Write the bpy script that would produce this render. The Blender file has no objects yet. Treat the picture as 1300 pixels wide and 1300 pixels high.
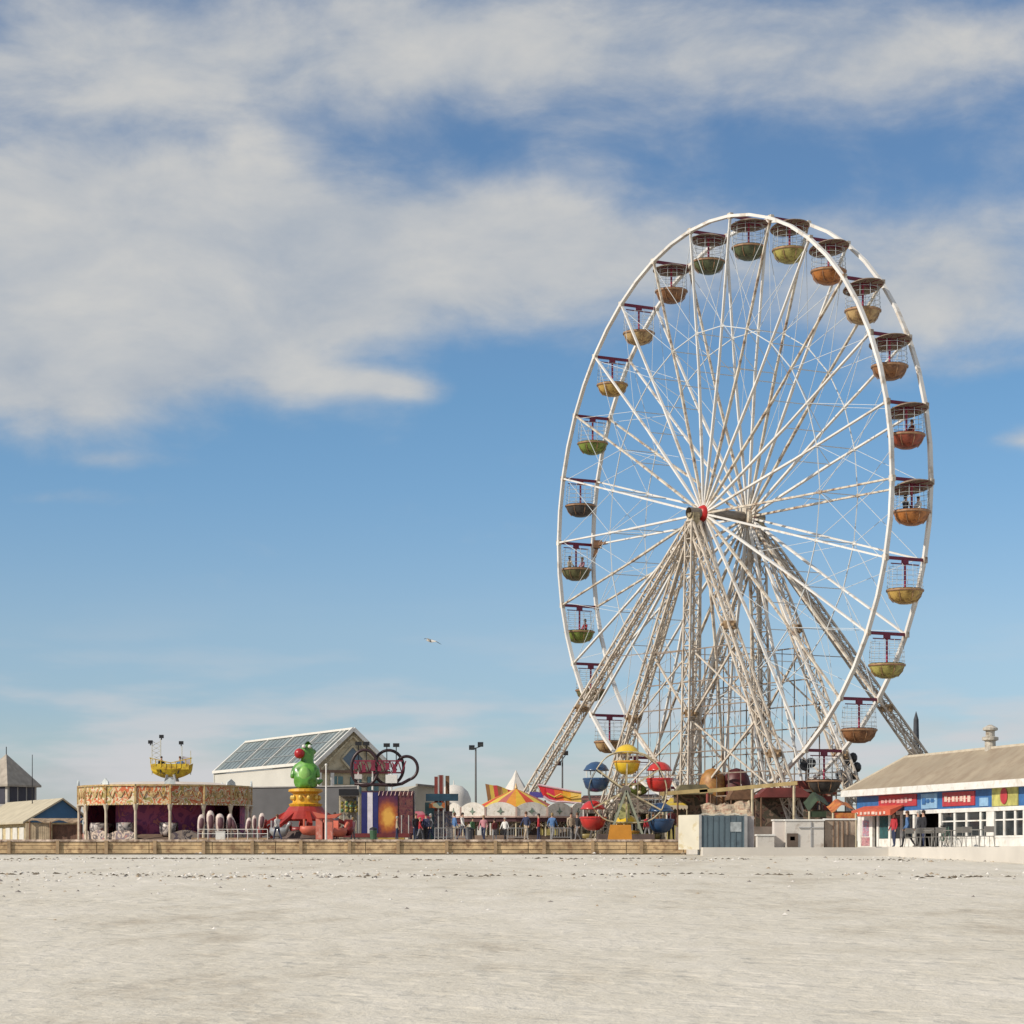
import bpy, bmesh, math, random
from mathutils import Vector, Matrix
random.seed(7)
C = bpy.context.scene.collection
PI = math.pi
R_ = math.radians
F = 3000.0; HY = 1080.0; CX = 650.0      # focal length and horizon of the photograph, in its own pixels

# ------------------------------------------------------------------ camera
cd = bpy.data.cameras.new('camera'); cam = bpy.data.objects.new('camera', cd); C.objects.link(cam)
cam.location = (0, 0, 0); cam.rotation_euler = (R_(90), 0, 0)
cd.sensor_width = 36; cd.lens = 36 * F / 1300; cd.shift_y = (HY - 650) / 1300
cd.clip_start = 0.5; cd.clip_end = 20000
bpy.context.scene.camera = cam
# ------------------------------------------------------------------ sun and sky
SUN_EL, SUN_AZ = R_(34), R_(62)          # azimuth: to the left, from straight behind the camera
sv = Vector((-math.sin(SUN_AZ) * math.cos(SUN_EL), -math.cos(SUN_AZ) * math.cos(SUN_EL), math.sin(SUN_EL)))
sl = bpy.data.lights.new('sun', 'SUN'); sl.energy = 4.2; sl.angle = R_(0.5); sl.color = (1, .90, .77)
so = bpy.data.objects.new('sun', sl); C.objects.link(so)
so.rotation_euler = (-sv).to_track_quat('-Z', 'Y').to_euler(); so.location = (-60, -40, 60)
sc = bpy.context.scene
sc.view_settings.view_transform = 'Standard'; sc.view_settings.look = 'None'
sc.view_settings.exposure = 0; sc.view_settings.gamma = 1
W = bpy.data.worlds.new('World'); sc.world = W; W.use_nodes = True

def sky():
    nt = W.node_tree; N = nt.nodes; L = nt.links; N.clear()
    def m(op, a, b=None, c=None):
        n = N.new('ShaderNodeMath'); n.operation = op
        for i, v in enumerate((a, b, c)):
            if v is None: continue
            if isinstance(v, (int, float)): n.inputs[i].default_value = v
            else: L.new(v, n.inputs[i])
        return n.outputs[0]
    def mix(f, a, b):
        n = N.new('ShaderNodeMix'); n.data_type = 'RGBA'
        for s, v in ((n.inputs[0], f), (n.inputs[6], a), (n.inputs[7], b)):
            if isinstance(v, (int, float, tuple)): s.default_value = v
            else: L.new(v, s)
        return n.outputs[2]
    def noise(vec, sc_, det, ro=.55, dist=0):
        n = N.new('ShaderNodeTexNoise'); n.inputs['Scale'].default_value = sc_; n.inputs['Detail'].default_value = det
        n.inputs['Roughness'].default_value = ro; n.inputs['Distortion'].default_value = dist; L.new(vec, n.inputs['Vector'])
        return n
    st = N.new('ShaderNodeTexSky'); st.sky_type = 'NISHITA'; st.sun_disc = False
    st.sun_elevation = SUN_EL; st.sun_rotation = PI + SUN_AZ
    st.altitude = 0; st.air_density = 1.0; st.dust_density = .25; st.ozone_density = 2.0
    tc = N.new('ShaderNodeTexCoord'); sp = N.new('ShaderNodeSeparateXYZ'); L.new(tc.outputs['Generated'], sp.inputs[0])
    az = m('ARCTAN2', sp.outputs[0], sp.outputs[1]); el = m('ARCSINE', sp.outputs[2])
    # the clear air: tint by elevation over the physical sky
    cr = N.new('ShaderNodeValToRGB'); L.new(m('MULTIPLY', el, 2.5), cr.inputs[0])
    e = cr.color_ramp.elements
    e[0].position = 0; e[0].color = TINT[0]; e[1].position = 1; e[1].color = TINT[-1]
    for p, c in zip((.15, .233, .38, .47, .69), TINT[1:-1]):
        k = e.new(p); k.color = c
    mul = N.new('ShaderNodeMix'); mul.data_type = 'RGBA'; mul.blend_type = 'MULTIPLY'; mul.inputs[0].default_value = 1
    L.new(st.outputs[0], mul.inputs[6]); L.new(cr.outputs[0], mul.inputs[7]); base = mul.outputs[2]
    cb = N.new('ShaderNodeCombineXYZ'); L.new(az, cb.inputs[0]); L.new(m('MULTIPLY', el, 1.9), cb.inputs[1])
    n1 = noise(cb.outputs[0], 5.5, 7, .5, .5); n2 = noise(cb.outputs[0], 15, 9, .58, .25); n3 = noise(cb.outputs[0], 3.0, 5, .5)
    cw = N.new('ShaderNodeCombineXYZ'); L.new(m('ADD', az, 3.1), cw.inputs[0]); L.new(m('MULTIPLY', el, 5), cw.inputs[1]); n4 = noise(cw.outputs[0], 12, 5, .5)
    w1 = m('MULTIPLY', m('SUBTRACT', n1.outputs[0], .5), .09); w2 = m('MULTIPLY', m('SUBTRACT', n3.outputs[0], .5), .045)
    azw = m('ADD', az, w1); elw = m('ADD', el, w2)
    tot = None
    for (px, py, rx, ry, wt) in CLOUDS:
        a0 = math.atan((px - CX) / F); e0 = math.atan((HY - py) / F)
        dx = m('MULTIPLY', m('SUBTRACT', azw, a0), F / rx); dy = m('MULTIPLY', m('SUBTRACT', elw, e0), F / ry)
        d = m('ADD', m('MULTIPLY', dx, dx), m('MULTIPLY', dy, dy))
        g = m('MULTIPLY', m('EXPONENT', m('MULTIPLY', d, -1)), wt)
        tot = g if tot is None else m('ADD', tot, g)
    # elsewhere in the sky: scattered clouds by noise alone
    far = m('MULTIPLY', m('SMOOTH_MIN', m('MAXIMUM', m('SUBTRACT', m('ABSOLUTE', az), .3), 0), 1, .1), 1.6)
    hi = m('MULTIPLY', m('MINIMUM', m('MAXIMUM', m('SUBTRACT', el, .34), 0), .5), 1.5)
    tot = m('ADD', tot, m('MINIMUM', m('ADD', far, hi), .55))
    tot = m('MULTIPLY', tot, m('ADD', .62, m('MULTIPLY', n1.outputs[0], .8)))
    tot = m('ADD', tot, m('ADD', m('MULTIPLY', m('SUBTRACT', n2.outputs[0], .5), 1.05), m('MULTIPLY', m('SUBTRACT', n1.outputs[0], .5), .7)))
    mr = N.new('ShaderNodeMapRange'); mr.interpolation_type = 'SMOOTHSTEP'
    mr.inputs[1].default_value = .08; mr.inputs[2].default_value = .88; L.new(tot, mr.inputs[0])
    mask = m('MULTIPLY', mr.outputs[0], .93)
    shade = m('ADD', m('MULTIPLY', n1.outputs[0], .45), m('MULTIPLY', n2.outputs[0], .55))
    sr = N.new('ShaderNodeMapRange'); sr.inputs[1].default_value = .34; sr.inputs[2].default_value = .66; L.new(shade, sr.inputs[0])
    K = 1 / SKY
    cc = mix(sr.outputs[0], tuple(v * K for v in CLOUD_D) + (1,), tuple(v * K for v in CLOUD_L) + (1,))
    base = mix(mask, base, cc)
    # thin layered haze clouds near the horizon
    hb = m('EXPONENT', m('MULTIPLY', m('POWER', m('MULTIPLY', m('SUBTRACT', el, .034), 27), 2), -1))
    hz = N.new('ShaderNodeMapRange'); hz.interpolation_type = 'SMOOTHSTEP'; hz.inputs[1].default_value = .42; hz.inputs[2].default_value = .66; L.new(n4.outputs[0], hz.inputs[0])
    hv = m('MULTIPLY', m('MULTIPLY', hb, hz.outputs[0]), .9)
    base = mix(hv, base, tuple(v * K for v in HAZE_C) + (1,))
    bg = N.new('ShaderNodeBackground'); bg.inputs[1].default_value = SKY; L.new(base, bg.inputs[0])
    ou = N.new('ShaderNodeOutputWorld'); L.new(bg.outputs[0], ou.inputs[0])
SKY = .12
TINT = [(.70, .72, .88, 1), (.61, .71, .90, 1), (.66, .745, .885, 1), (.568, .735, .885, 1), (.54, .73, .87, 1), (.58, .72, .84, 1), (.6, .72, .83, 1)]
CLOUD_D = (.37, .425, .50); CLOUD_L = (.66, .645, .61); HAZE_C = (.62, .62, .64)
CLOUDS = [(110, 320, 330, 120, .95), (40, 470, 200, 100, .9), (250, 420, 230, 90, .7), (400, 330, 200, 90, .52),
          (600, 280, 200, 60, .5), (740, 300, 170, 60, .46), (650, 385, 170, 45, .46), (525, 500, 62, 17, .62), (400, 500, 90, 30, .4),
          (960, 330, 220, 80, .45), (1090, 400, 190, 70, .38), (1240, 350, 150, 90, .55), (1290, 565, 60, 18, .6),
          (1270, 470, 120, 16, .25), (60, 640, 120, 14, .35), (140, 592, 60, 12, .3),
          (120, 975, 130, 20, .55), (330, 960, 200, 14, .25), (620, 985, 300, 26, .45), (1230, 935, 160, 22, .4), (70, 1010, 200, 25, .5),
          (150, 90, 380, 90, .7), (640, 40, 300, 80, .7), (1120, 90, 300, 80, .7)]
sky()

# ------------------------------------------------------------------ materials
MATS = {}
def mat(name, col, rough=.6, metal=0, var=.18, scale=3.0, bump=0, stain=None, stain_amt=.3, coat=0, spec=.5):
    if name in MATS: return MATS[name]
    M = bpy.data.materials.new(name); M.use_nodes = True; nt = M.node_tree; N = nt.nodes; L = nt.links
    b = N['Principled BSDF']; b.inputs['Roughness'].default_value = rough; b.inputs['Metallic'].default_value = metal
    b.inputs['Specular IOR Level'].default_value = spec
    if coat: b.inputs['Coat Weight'].default_value = coat; b.inputs['Coat Roughness'].default_value = .15
    tc = N.new('ShaderNodeTexCoord')
    no = N.new('ShaderNodeTexNoise'); no.inputs['Scale'].default_value = scale; no.inputs['Detail'].default_value = 5; L.new(tc.outputs['Object'], no.inputs[0])
    mp = N.new('ShaderNodeMapRange'); mp.inputs[1].default_value = .3; mp.inputs[2].default_value = .7
    mp.inputs[3].default_value = 1 - var; mp.inputs[4].default_value = 1 + var; L.new(no.outputs[0], mp.inputs[0])
    hs = N.new('ShaderNodeHueSaturation'); hs.inputs['Color'].default_value = (*col, 1); L.new(mp.outputs[0], hs.inputs['Value'])
    out = hs.outputs[0]
    if stain:
        n2 = N.new('ShaderNodeTexNoise'); n2.inputs['Scale'].default_value = scale * 1.9; n2.inputs['Detail'].default_value = 7; n2.inputs['Roughness'].default_value = .65
        L.new(tc.outputs['Object'], n2.inputs[0])
        m2 = N.new('ShaderNodeMapRange'); m2.inputs[1].default_value = .62 - stain_amt * .35; m2.inputs[2].default_value = .70 - stain_amt * .1; L.new(n2.outputs[0], m2.inputs[0])
        mx = N.new('ShaderNodeMix'); mx.data_type = 'RGBA'; L.new(m2.outputs[0], mx.inputs[0]); L.new(out, mx.inputs[6]); mx.inputs[7].default_value = (*stain, 1); out = mx.outputs[2]
    L.new(out, b.inputs['Base Color'])
    if bump:
        bp = N.new('ShaderNodeBump'); bp.inputs['Strength'].default_value = bump; bp.inputs['Distance'].default_value = .03; L.new(no.outputs[0], bp.inputs['Height']); L.new(bp.outputs[0], b.inputs['Normal'])
    MATS[name] = M; return M
def ramp_mat(name, kind, cols, scale=3.0, rough=.5, dist=2.0, axis=None):
    """painted pattern: 'voronoi', 'wave', 'noise', 'gradx', 'stripes'"""
    if name in MATS: return MATS[name]
    M = bpy.data.materials.new(name); M.use_nodes = True; nt = M.node_tree; N = nt.nodes; L = nt.links
    b = N['Principled BSDF']; b.inputs['Roughness'].default_value = rough
    tc = N.new('ShaderNodeTexCoord'); v = tc.outputs['Object']
    if axis:
        mpn = N.new('ShaderNodeMapping'); mpn.inputs['Scale'].default_value = axis; L.new(v, mpn.inputs[0]); v = mpn.outputs[0]
    if kind == 'voronoi':
        n = N.new('ShaderNodeTexVoronoi'); n.inputs['Scale'].default_value = scale; L.new(v, n.inputs[0]); s = N.new('ShaderNodeSeparateColor'); L.new(n.outputs['Color'], s.inputs[0]); f = s.outputs[0]
    elif kind == 'wave':
        n = N.new('ShaderNodeTexWave'); n.wave_type = 'RINGS'; n.inputs['Scale'].default_value = scale; n.inputs['Distortion'].default_value = dist; n.inputs['Detail'].default_value = 3; L.new(v, n.inputs[0]); f = n.outputs[1]
    elif kind == 'bands':
        n = N.new('ShaderNodeTexWave'); n.wave_type = 'BANDS'; n.bands_direction = 'X'; n.inputs['Scale'].default_value = scale; n.inputs['Distortion'].default_value = dist; L.new(v, n.inputs[0]); f = n.outputs[1]
    elif kind == 'radial':
        n = N.new('ShaderNodeTexGradient'); n.gradient_type = 'SPHERICAL'; L.new(v, n.inputs[0])
        nn = N.new('ShaderNodeTexNoise'); nn.inputs['Scale'].default_value = scale; L.new(tc.outputs['Object'], nn.inputs[0])
        a = N.new('ShaderNodeMath'); a.operation = 'MULTIPLY_ADD'; L.new(nn.outputs[0], a.inputs[0]); a.inputs[1].default_value = .35; L.new(n.outputs[1], a.inputs[2])
        s = N.new('ShaderNodeMath'); s.operation = 'SUBTRACT'; L.new(a.outputs[0], s.inputs[0]); s.inputs[1].default_value = .17; f = s.outputs[0]
    else:
        n = N.new('ShaderNodeTexNoise'); n.inputs['Scale'].default_value = scale; n.inputs['Detail'].default_value = 4; n.inputs['Distortion'].default_value = dist; L.new(v, n.inputs[0]); f = n.outputs[0]
    cr = N.new('ShaderNodeValToRGB'); e = cr.color_ramp.elements
    cr.color_ramp.interpolation = 'LINEAR' if kind in ('radial',) else 'CONSTANT'
    lo, hi = (.25, .75) if kind == 'noise' else (0, 1)
    e[0].position = lo; e[0].color = (*cols[0], 1); e[1].position = hi - (hi - lo) / len(cols); e[1].color = (*cols[-1], 1)
    for i, c in enumerate(cols[1:-1]):
        k = e.new(lo + (hi - lo) * (i + 1) / len(cols)); k.color = (*c, 1)
    L.new(f, cr.inputs[0]); L.new(cr.outputs[0], b.inputs['Base Color'])
    MATS[name] = M; return M

CREAM = mat('cream_painted_steel', (.60, .545, .45), .45, 0, .16, 1.2, stain=(.20, .11, .055), stain_amt=.42)
WHITEST = mat('white_painted_steel', (.70, .685, .65), .4, 0, .12, .5, stain=(.42, .35, .27), stain_amt=.22)
LEGM = mat('weathered_cream_steel', (.56, .50, .42), .6, 0, .2, 1.5, stain=(.30, .22, .15), stain_amt=.3)
CABLE = mat('thin_white_rods', (.56, .59, .60), .4, 0, .05)
WIRE = mat('cage_wire', (.50, .54, .55), .4, .2, .1)
CRIM = mat('crimson_paint', (.16, .008, .035), .45, 0, .2)
POLE = mat('magenta_red_paint', (.30, .02, .06), .4, 0, .15)
REDP = mat('hub_red', (.45, .012, .012), .4, 0, .15)
DARK = mat('black_metal', (.02, .02, .022), .45, .2, .2)
DGREY = mat('dark_grey_sheet', (.085, .085, .09), .6, 0, .15, 1.0, .1)
WHITE = mat('white_paint', (.74, .73, .69), .55, 0, .12, 1.5, stain=(.58, .54, .46), stain_amt=.3)
CREAMW = mat('cream_wall', (.55, .48, .33), .8, 0, .14, 1.2, .1, stain=(.3, .25, .16), stain_amt=.3)
SKIN = mat('skin', (.48, .28, .19), .6, 0, .05)
GLASSD = mat('dark_window_glass', (.025, .032, .036), .08, 0, .3, 1.5, spec=.9)
BROWN = mat('brown_timber', (.16, .085, .045), .75, 0, .35, 4, .2)

# ------------------------------------------------------------------ mesh helpers
def P(px, py, D): return Vector(((px - CX) / F * D, D, (HY - py) / F * D))
class MB:
    def __init__(s): s.v = []; s.f = []; s.mi = []; s.k = 0
    def add(s, vs, fs):
        o = len(s.v); s.v += [Vector(v) for v in vs]
        for f in fs: s.f.append([o + i for i in f]); s.mi.append(s.k)
        return s
    def box(s, c, sz, M=None):
        c = Vector(c); h = [d / 2 for d in sz]; M = M or Matrix.Identity(3); vs = []
        for x in (-1, 1):
            for y in (-1, 1):
                for z in (-1, 1): vs.append(c + M @ Vector((x * h[0], y * h[1], z * h[2])))
        return s.add(vs, [(0, 1, 3, 2), (4, 6, 7, 5), (0, 4, 5, 1), (2, 3, 7, 6), (0, 2, 6, 4), (1, 5, 7, 3)])
    def bar(s, p, q, w, h=None, up=None):
        p = Vector(p); q = Vector(q); h = h or w; d = (q - p); l = d.length
        if l < 1e-6: return s
        d.normalize(); up = Vector(up) if up else Vector((0, 0, 1))
        if abs(d.dot(up)) > .98: up = Vector((1, 0, 0))
        x = d.cross(up).normalized(); y = x.cross(d)
        M = Matrix((x, d, y)).transposed()
        return s.box((p + q) / 2, (w, l, h), M)
    def tube(s, pts, r, n=6, closed=False):
        pts = [Vector(p) for p in pts]; m = len(pts); rr = r if isinstance(r, (list, tuple)) else [r] * m
        o = len(s.v); prev = None
        for i, p in enumerate(pts):
            a = pts[(i - 1) % m] if (closed or i > 0) else p; b = pts[(i + 1) % m] if (closed or i < m - 1) else p
            d = (b - a).normalized()
            if prev is None:
                up = Vector((0, 0, 1)) if abs(d.z) < .9 else Vector((1, 0, 0)); x = d.cross(up).normalized()
            else: x = (prev - d * prev.dot(d)).normalized()
            prev = x; y = d.cross(x)
            for k in range(n):
                t = 2 * PI * k / n; s.v.append(p + x * math.cos(t) * rr[i] + y * math.sin(t) * rr[i])
        for i in range(m if closed else m - 1):
            for k in range(n):
                a = o + i * n + k; b = o + i * n + (k + 1) % n; c = o + ((i + 1) % m) * n + (k + 1) % n; d = o + ((i + 1) % m) * n + k
                s.f.append([a, b, c, d]); s.mi.append(s.k)
        if not closed:
            s.f.append([o + k for k in range(n)][::-1]); s.mi.append(s.k)
            s.f.append([o + (m - 1) * n + k for k in range(n)]); s.mi.append(s.k)
        return s
    def lathe(s, prof, n=16, c=(0, 0, 0), M=None, a0=0, a1=2 * PI):
        c = Vector(c); o = len(s.v); full = abs(a1 - a0 - 2 * PI) < 1e-6; cols = n if full else n + 1
        for (r, z) in prof:
            for k in range(cols):
                t = a0 + (a1 - a0) * k / n; v = Vector((r * math.cos(t), r * math.sin(t), z))
                s.v.append(c + (M @ v if M else v))
        for i in range(len(prof) - 1):
            for k in range(n):
                a = o + i * cols + k; b = o + i * cols + (k + 1) % cols; s.f.append([a, b, b + cols, a + cols]); s.mi.append(s.k)
        return s
    def ball(s, c, r, n=12, sz=(1, 1, 1), M=None):
        m = n // 2 + 1; pr = [(max(1e-4, math.sin(PI * i / m)) * r, -math.cos(PI * i / m) * r) for i in range(m + 1)]
        S = Matrix.Diagonal(sz); return s.lathe(pr, n, c, (M @ S) if M else S)
    def prism(s, poly, vec):
        poly = [Vector(p) for p in poly]; n = len(poly); vec = Vector(vec)
        fs = [list(range(n))[::-1], [n + i for i in range(n)]] + [[i, (i + 1) % n, n + (i + 1) % n, n + i] for i in range(n)]
        return s.add(poly + [p + vec for p in poly], fs)
    def build(s, name, m, parent=None, org=(0, 0, 0), smooth=False):
        org = Vector(org); me = bpy.data.meshes.new(name)
        me.from_pydata([tuple(v - org) for v in s.v], [], s.f)
        for mm in (m if isinstance(m, (list, tuple)) else [m]): me.materials.append(mm)
        me.polygons.foreach_set('material_index', s.mi)
        bm = bmesh.new(); bm.from_mesh(me); bmesh.ops.recalc_face_normals(bm, faces=bm.faces); bm.to_mesh(me); bm.free()
        if smooth: me.polygons.foreach_set('use_smooth', [True] * len(me.polygons)); me.update()
        o = bpy.data.objects.new(name, me); C.objects.link(o)
        if parent: o.parent = parent
        else: o.location = org
        return o
def tag(o, label, cat, group=None, kind=None):
    if label: o['label'] = label
    if cat: o['category'] = cat
    if group: o['group'] = group
    if kind: o['kind'] = kind
    return o
def thing(name, label, cat, loc, group=None, rz=0):
    o = bpy.data.objects.new(name, None); C.objects.link(o); o.location = loc; o.rotation_euler = (0, 0, rz); o.empty_display_size = .3
    return tag(o, label, cat, group)
def copy_tree(o, parent=None):
    c = o.copy(); C.objects.link(c); c.parent = parent
    for ch in list(o.children): copy_tree(ch, c)
    return c
def struct(o): o['kind'] = 'structure'; return o
def solo(mb, name, m, label, cat, group=None, smooth=False):
    lo = Vector((sum(v.x for v in mb.v) / len(mb.v), sum(v.y for v in mb.v) / len(mb.v), min(v.z for v in mb.v)))
    return tag(mb.build(name, m, None, lo, smooth), label, cat, group)
class Frame:      # a level local frame: a to the side, b to the back, z up (world)
    def __init__(s, o, ang): s.o = Vector(o); s.a = Vector((math.cos(ang), math.sin(ang), 0)); s.b = Vector((-math.sin(ang), math.cos(ang), 0)); s.M = Matrix((s.a, s.b, Vector((0, 0, 1)))).transposed()
    def __call__(s, a, b, z): return s.o + s.a * a + s.b * b + Vector((0, 0, z))
    def box(s, mb, a0, a1, b0, b1, z0, z1): return mb.box(s((a0 + a1) / 2, (b0 + b1) / 2, (z0 + z1) / 2), (abs(a1 - a0), abs(b1 - b0), abs(z1 - z0)), s.M)

DECK = .47; APR = .13
# ------------------------------------------------------------------ ground
def sand_mat():
    M = bpy.data.materials.new('dry_pale_sand'); M.use_nodes = True; nt = M.node_tree; N = nt.nodes; L = nt.links; b = N['Principled BSDF']; b.inputs['Roughness'].default_value = .95; b.inputs['Specular IOR Level'].default_value = .2
    tc = N.new('ShaderNodeTexCoord'); mp = N.new('ShaderNodeMapping'); mp.inputs['Scale'].default_value = (1, .35, 1); L.new(tc.outputs['Object'], mp.inputs[0])
    ns = []
    for sc_, d in ((.12, 4), (1.1, 6), (9, 5)):
        n = N.new('ShaderNodeTexNoise'); n.inputs['Scale'].default_value = sc_; n.inputs['Detail'].default_value = d; n.inputs['Roughness'].default_value = .62; L.new(mp.outputs[0] if sc_ < 5 else tc.outputs['Object'], n.inputs[0]); ns.append(n)
    def m(op, a, b_, c=None):
        n = N.new('ShaderNodeMath'); n.operation = op
        for i, v in enumerate((a, b_, c)):
            if v is None: continue
            if isinstance(v, (int, float)): n.inputs[i].default_value = v
            else: L.new(v, n.inputs[i])
        return n.outputs[0]
    h = m('ADD', m('MULTIPLY', ns[0].outputs[0], .45), m('ADD', m('MULTIPLY', ns[1].outputs[0], .35), m('MULTIPLY', ns[2].outputs[0], .2)))
    cr = N.new('ShaderNodeValToRGB'); e = cr.color_ramp.elements; e[0].position = .36; e[0].color = (.44, .39, .31, 1); e[1].position = .62; e[1].color = (.70, .66, .58, 1); k = e.new(.47); k.color = (.61, .57, .48, 1)
    L.new(h, cr.inputs[0]); L.new(cr.outputs[0], b.inputs['Base Color'])
    dz = None
    for sc_, w in ((1.3, .5), (2.6, .3)):
        v = N.new('ShaderNodeTexVoronoi'); v.inputs['Scale'].default_value = sc_; v.inputs['Randomness'].default_value = 1; L.new(tc.outputs['Object'], v.inputs[0])
        q = m('MULTIPLY', m('MINIMUM', m('MULTIPLY', v.outputs['Distance'], 2.6), 1), w); dz = q if dz is None else m('ADD', dz, q)
    bp = N.new('ShaderNodeBump'); bp.inputs['Strength'].default_value = .8; bp.inputs['Distance'].default_value = .10; L.new(m('ADD', dz, m('ADD', m('MULTIPLY', ns[1].outputs[0], .6), m('MULTIPLY', ns[2].outputs[0], .35))), bp.inputs['Height']); L.new(bp.outputs[0], b.inputs['Normal'])
    return M
def ground():
    # beach: one sheet, rising from the camera to the fair
    mb = MB(); random.seed(3)
    xs = [-2500, -600, -200] + [-60 + i * 3 for i in range(41)] + [200, 600, 2500]; ys = [-300, -60, 0] + [6 + i * 2.5 for i in range(36)] + [101, 170]
    zz = lambda x, y: (-1.75 if y < 0 else (-1.75 + 1.62 * min(1, (y / 95)) ** 1.0)) if y < 101 else -1.2
    vs = [(x, y, zz(x, y) + (random.uniform(-.025, .025) if 5 < y < 85 else 0)) for y in ys for x in xs]; n = len(xs)
    fs = [(j * n + i, j * n + i + 1, (j + 1) * n + i + 1, (j + 1) * n + i) for j in range(len(ys) - 1) for i in range(n - 1)]
    mb.add(vs, fs)
    M = sand_mat()
    struct(mb.build('beach', M, None, smooth=True))
    mb = MB(); mb.add([(-9000, 168, -1.25), (9000, 168, -1.25), (9000, 15000, -1.25), (-9000, 15000, -1.25)], [(0, 1, 2, 3)])
    sea = mat('sea_water', (.03, .06, .07), .15, 0, .3, .02, .6); struct(mb.build('sea', sea))
    mb = MB(); mb.box((-33.5, 149.9, DECK - .5), (133, 100 - .2, .99)); mb.v = [Vector((v.x, v.y, v.z)) for v in mb.v]
    mb = MB(); mb.prism([(-100, 99.8, DECK - .99), (7.5, 99.8, DECK - .99), (13.4, 108, DECK - .99), (15.4, 114, DECK - .99), (34, 118.5, DECK - .99), (60, 200, DECK - .99), (-100, 200, DECK - .99)], (0, 0, .99)); struct(mb.build('pier_deck', mat('deck_boards', (.30, .25, .19), .85, 0, .25, 2, .2)))
    mb = MB(); mb.prism([(7.35, 91.0, APR - .7), (14.5, 91.0, APR - .7), (17.0, 78, APR - .7), (90, 70, APR - .7), (90, 165, APR - .7), (7.35, 165, APR - .7)], (0, 0, .7))
    struct(mb.build('pavement', mat('pale_concrete', (.55, .52, .47), .85, 0, .1, .6, .1)))
ground()
def pebbles():
    random.seed(5); mb = MB()
    zz = lambda y: -1.75 + 1.62 * y / 95
    cl = [(random.uniform(-22, 22), random.choice((62, 63.5, 84, 85)), 1) for _ in range(26)] + [(random.uniform(-18, 18), random.uniform(40, 92), 0) for _ in range(8)]
    for i in range(2200):
        c_ = random.choice(cl); y = min(97, max(30, c_[1] + random.gauss(0, 2.2 if c_[2] else 9))); x = c_[0] + random.gauss(0, 3.5 if c_[2] else 8); r = random.choice((.012, .018, .03, .045)) * (1 + y / 160)
        z = zz(y); n = 5; a0 = random.random() * 6
        ring = [(x + r * math.cos(a0 + 2 * PI * k / n) * random.uniform(.7, 1.6), y + r * math.sin(a0 + 2 * PI * k / n), z - .01) for k in range(n)]
        mb.k = random.choice((0, 0, 1, 2)); mb.add(ring + [(x, y, z + r * random.uniform(.35, .8))], [(k, (k + 1) % n, n) for k in range(n)])
    for i in range(120):
        x = random.uniform(-26, 26); y = (84.5 if i % 2 else 63) + 1.3 * math.sin(x * .35) + random.gauss(0, .5); mb.k = 3
        for j in range(random.choice((2, 4, 9))):
            p = Vector((x + random.gauss(0, .6), y + random.gauss(0, .2), 0)); p.z = zz(p.y) + .0; d = Vector((random.uniform(-.12, .12), random.uniform(-.05, .05), 0)); q = Vector((0, .02, 0)); mb.add([p - d - q, p + d - q, p + d + q, p - d + q, p + Z_ * .04], [(0, 1, 4), (1, 2, 4), (2, 3, 4), (3, 0, 4)])
    o = mb.build('shells_and_seaweed', [mat('shell_white', (.66, .63, .58)), mat('pebble_grey', (.22, .20, .18)), mat('pebble_tan', (.35, .27, .18)), mat('dry_seaweed', (.08, .06, .035))]); tag(o, 'shells pebbles and dry seaweed strewn over the sand', 'beach debris', kind='stuff')
Z_ = Vector((0, 0, 1))
pebbles()
def fascia():
    # tan timber edge of the deck, board by board
    tim = mat('tan_timber', (.50, .36, .20), .8, 0, .35, 1.6, .3, stain=(.22, .13, .07), stain_amt=.4)
    root = thing('deck_edge_wall', 'long low tan timber wall along the front edge of the fairground deck', 'wall', (-30, 99.6, -.15))
    x = -55.0
    mb = MB()
    while x < 7.6:
        l = random.uniform(2.2, 4.2); l = min(l, 7.6 - x)
        for (z0, z1) in ((-.1, .05), (.065, .21), (.225, .36)):
            mb.box((x + l / 2, 99.7 + random.uniform(-.015, .015), (z0 + z1) / 2), (l - .03, .1, z1 - z0))
        x += l
        if l < .3: break
    mb.build('planking', tim, root, root.location)
    mb = MB(); mb.box((-23.7, 99.72, .43), (62.6, .22, .09)); mb.build('coping', mat('pale_worn_coping', (.60, .48, .38), .8, 0, .4, 1.6, stain=(.16, .10, .07), stain_amt=.6), root, root.location)
    mb = MB(); x = -54
    while x < 7.2: mb.box((x, 99.6, .15), (.14, .1, .55)); x += 2.05
    mb.build('post', mat('post_timber', (.34, .24, .14), .8, 0, .3, 2), root, root.location)
fascia()

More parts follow.
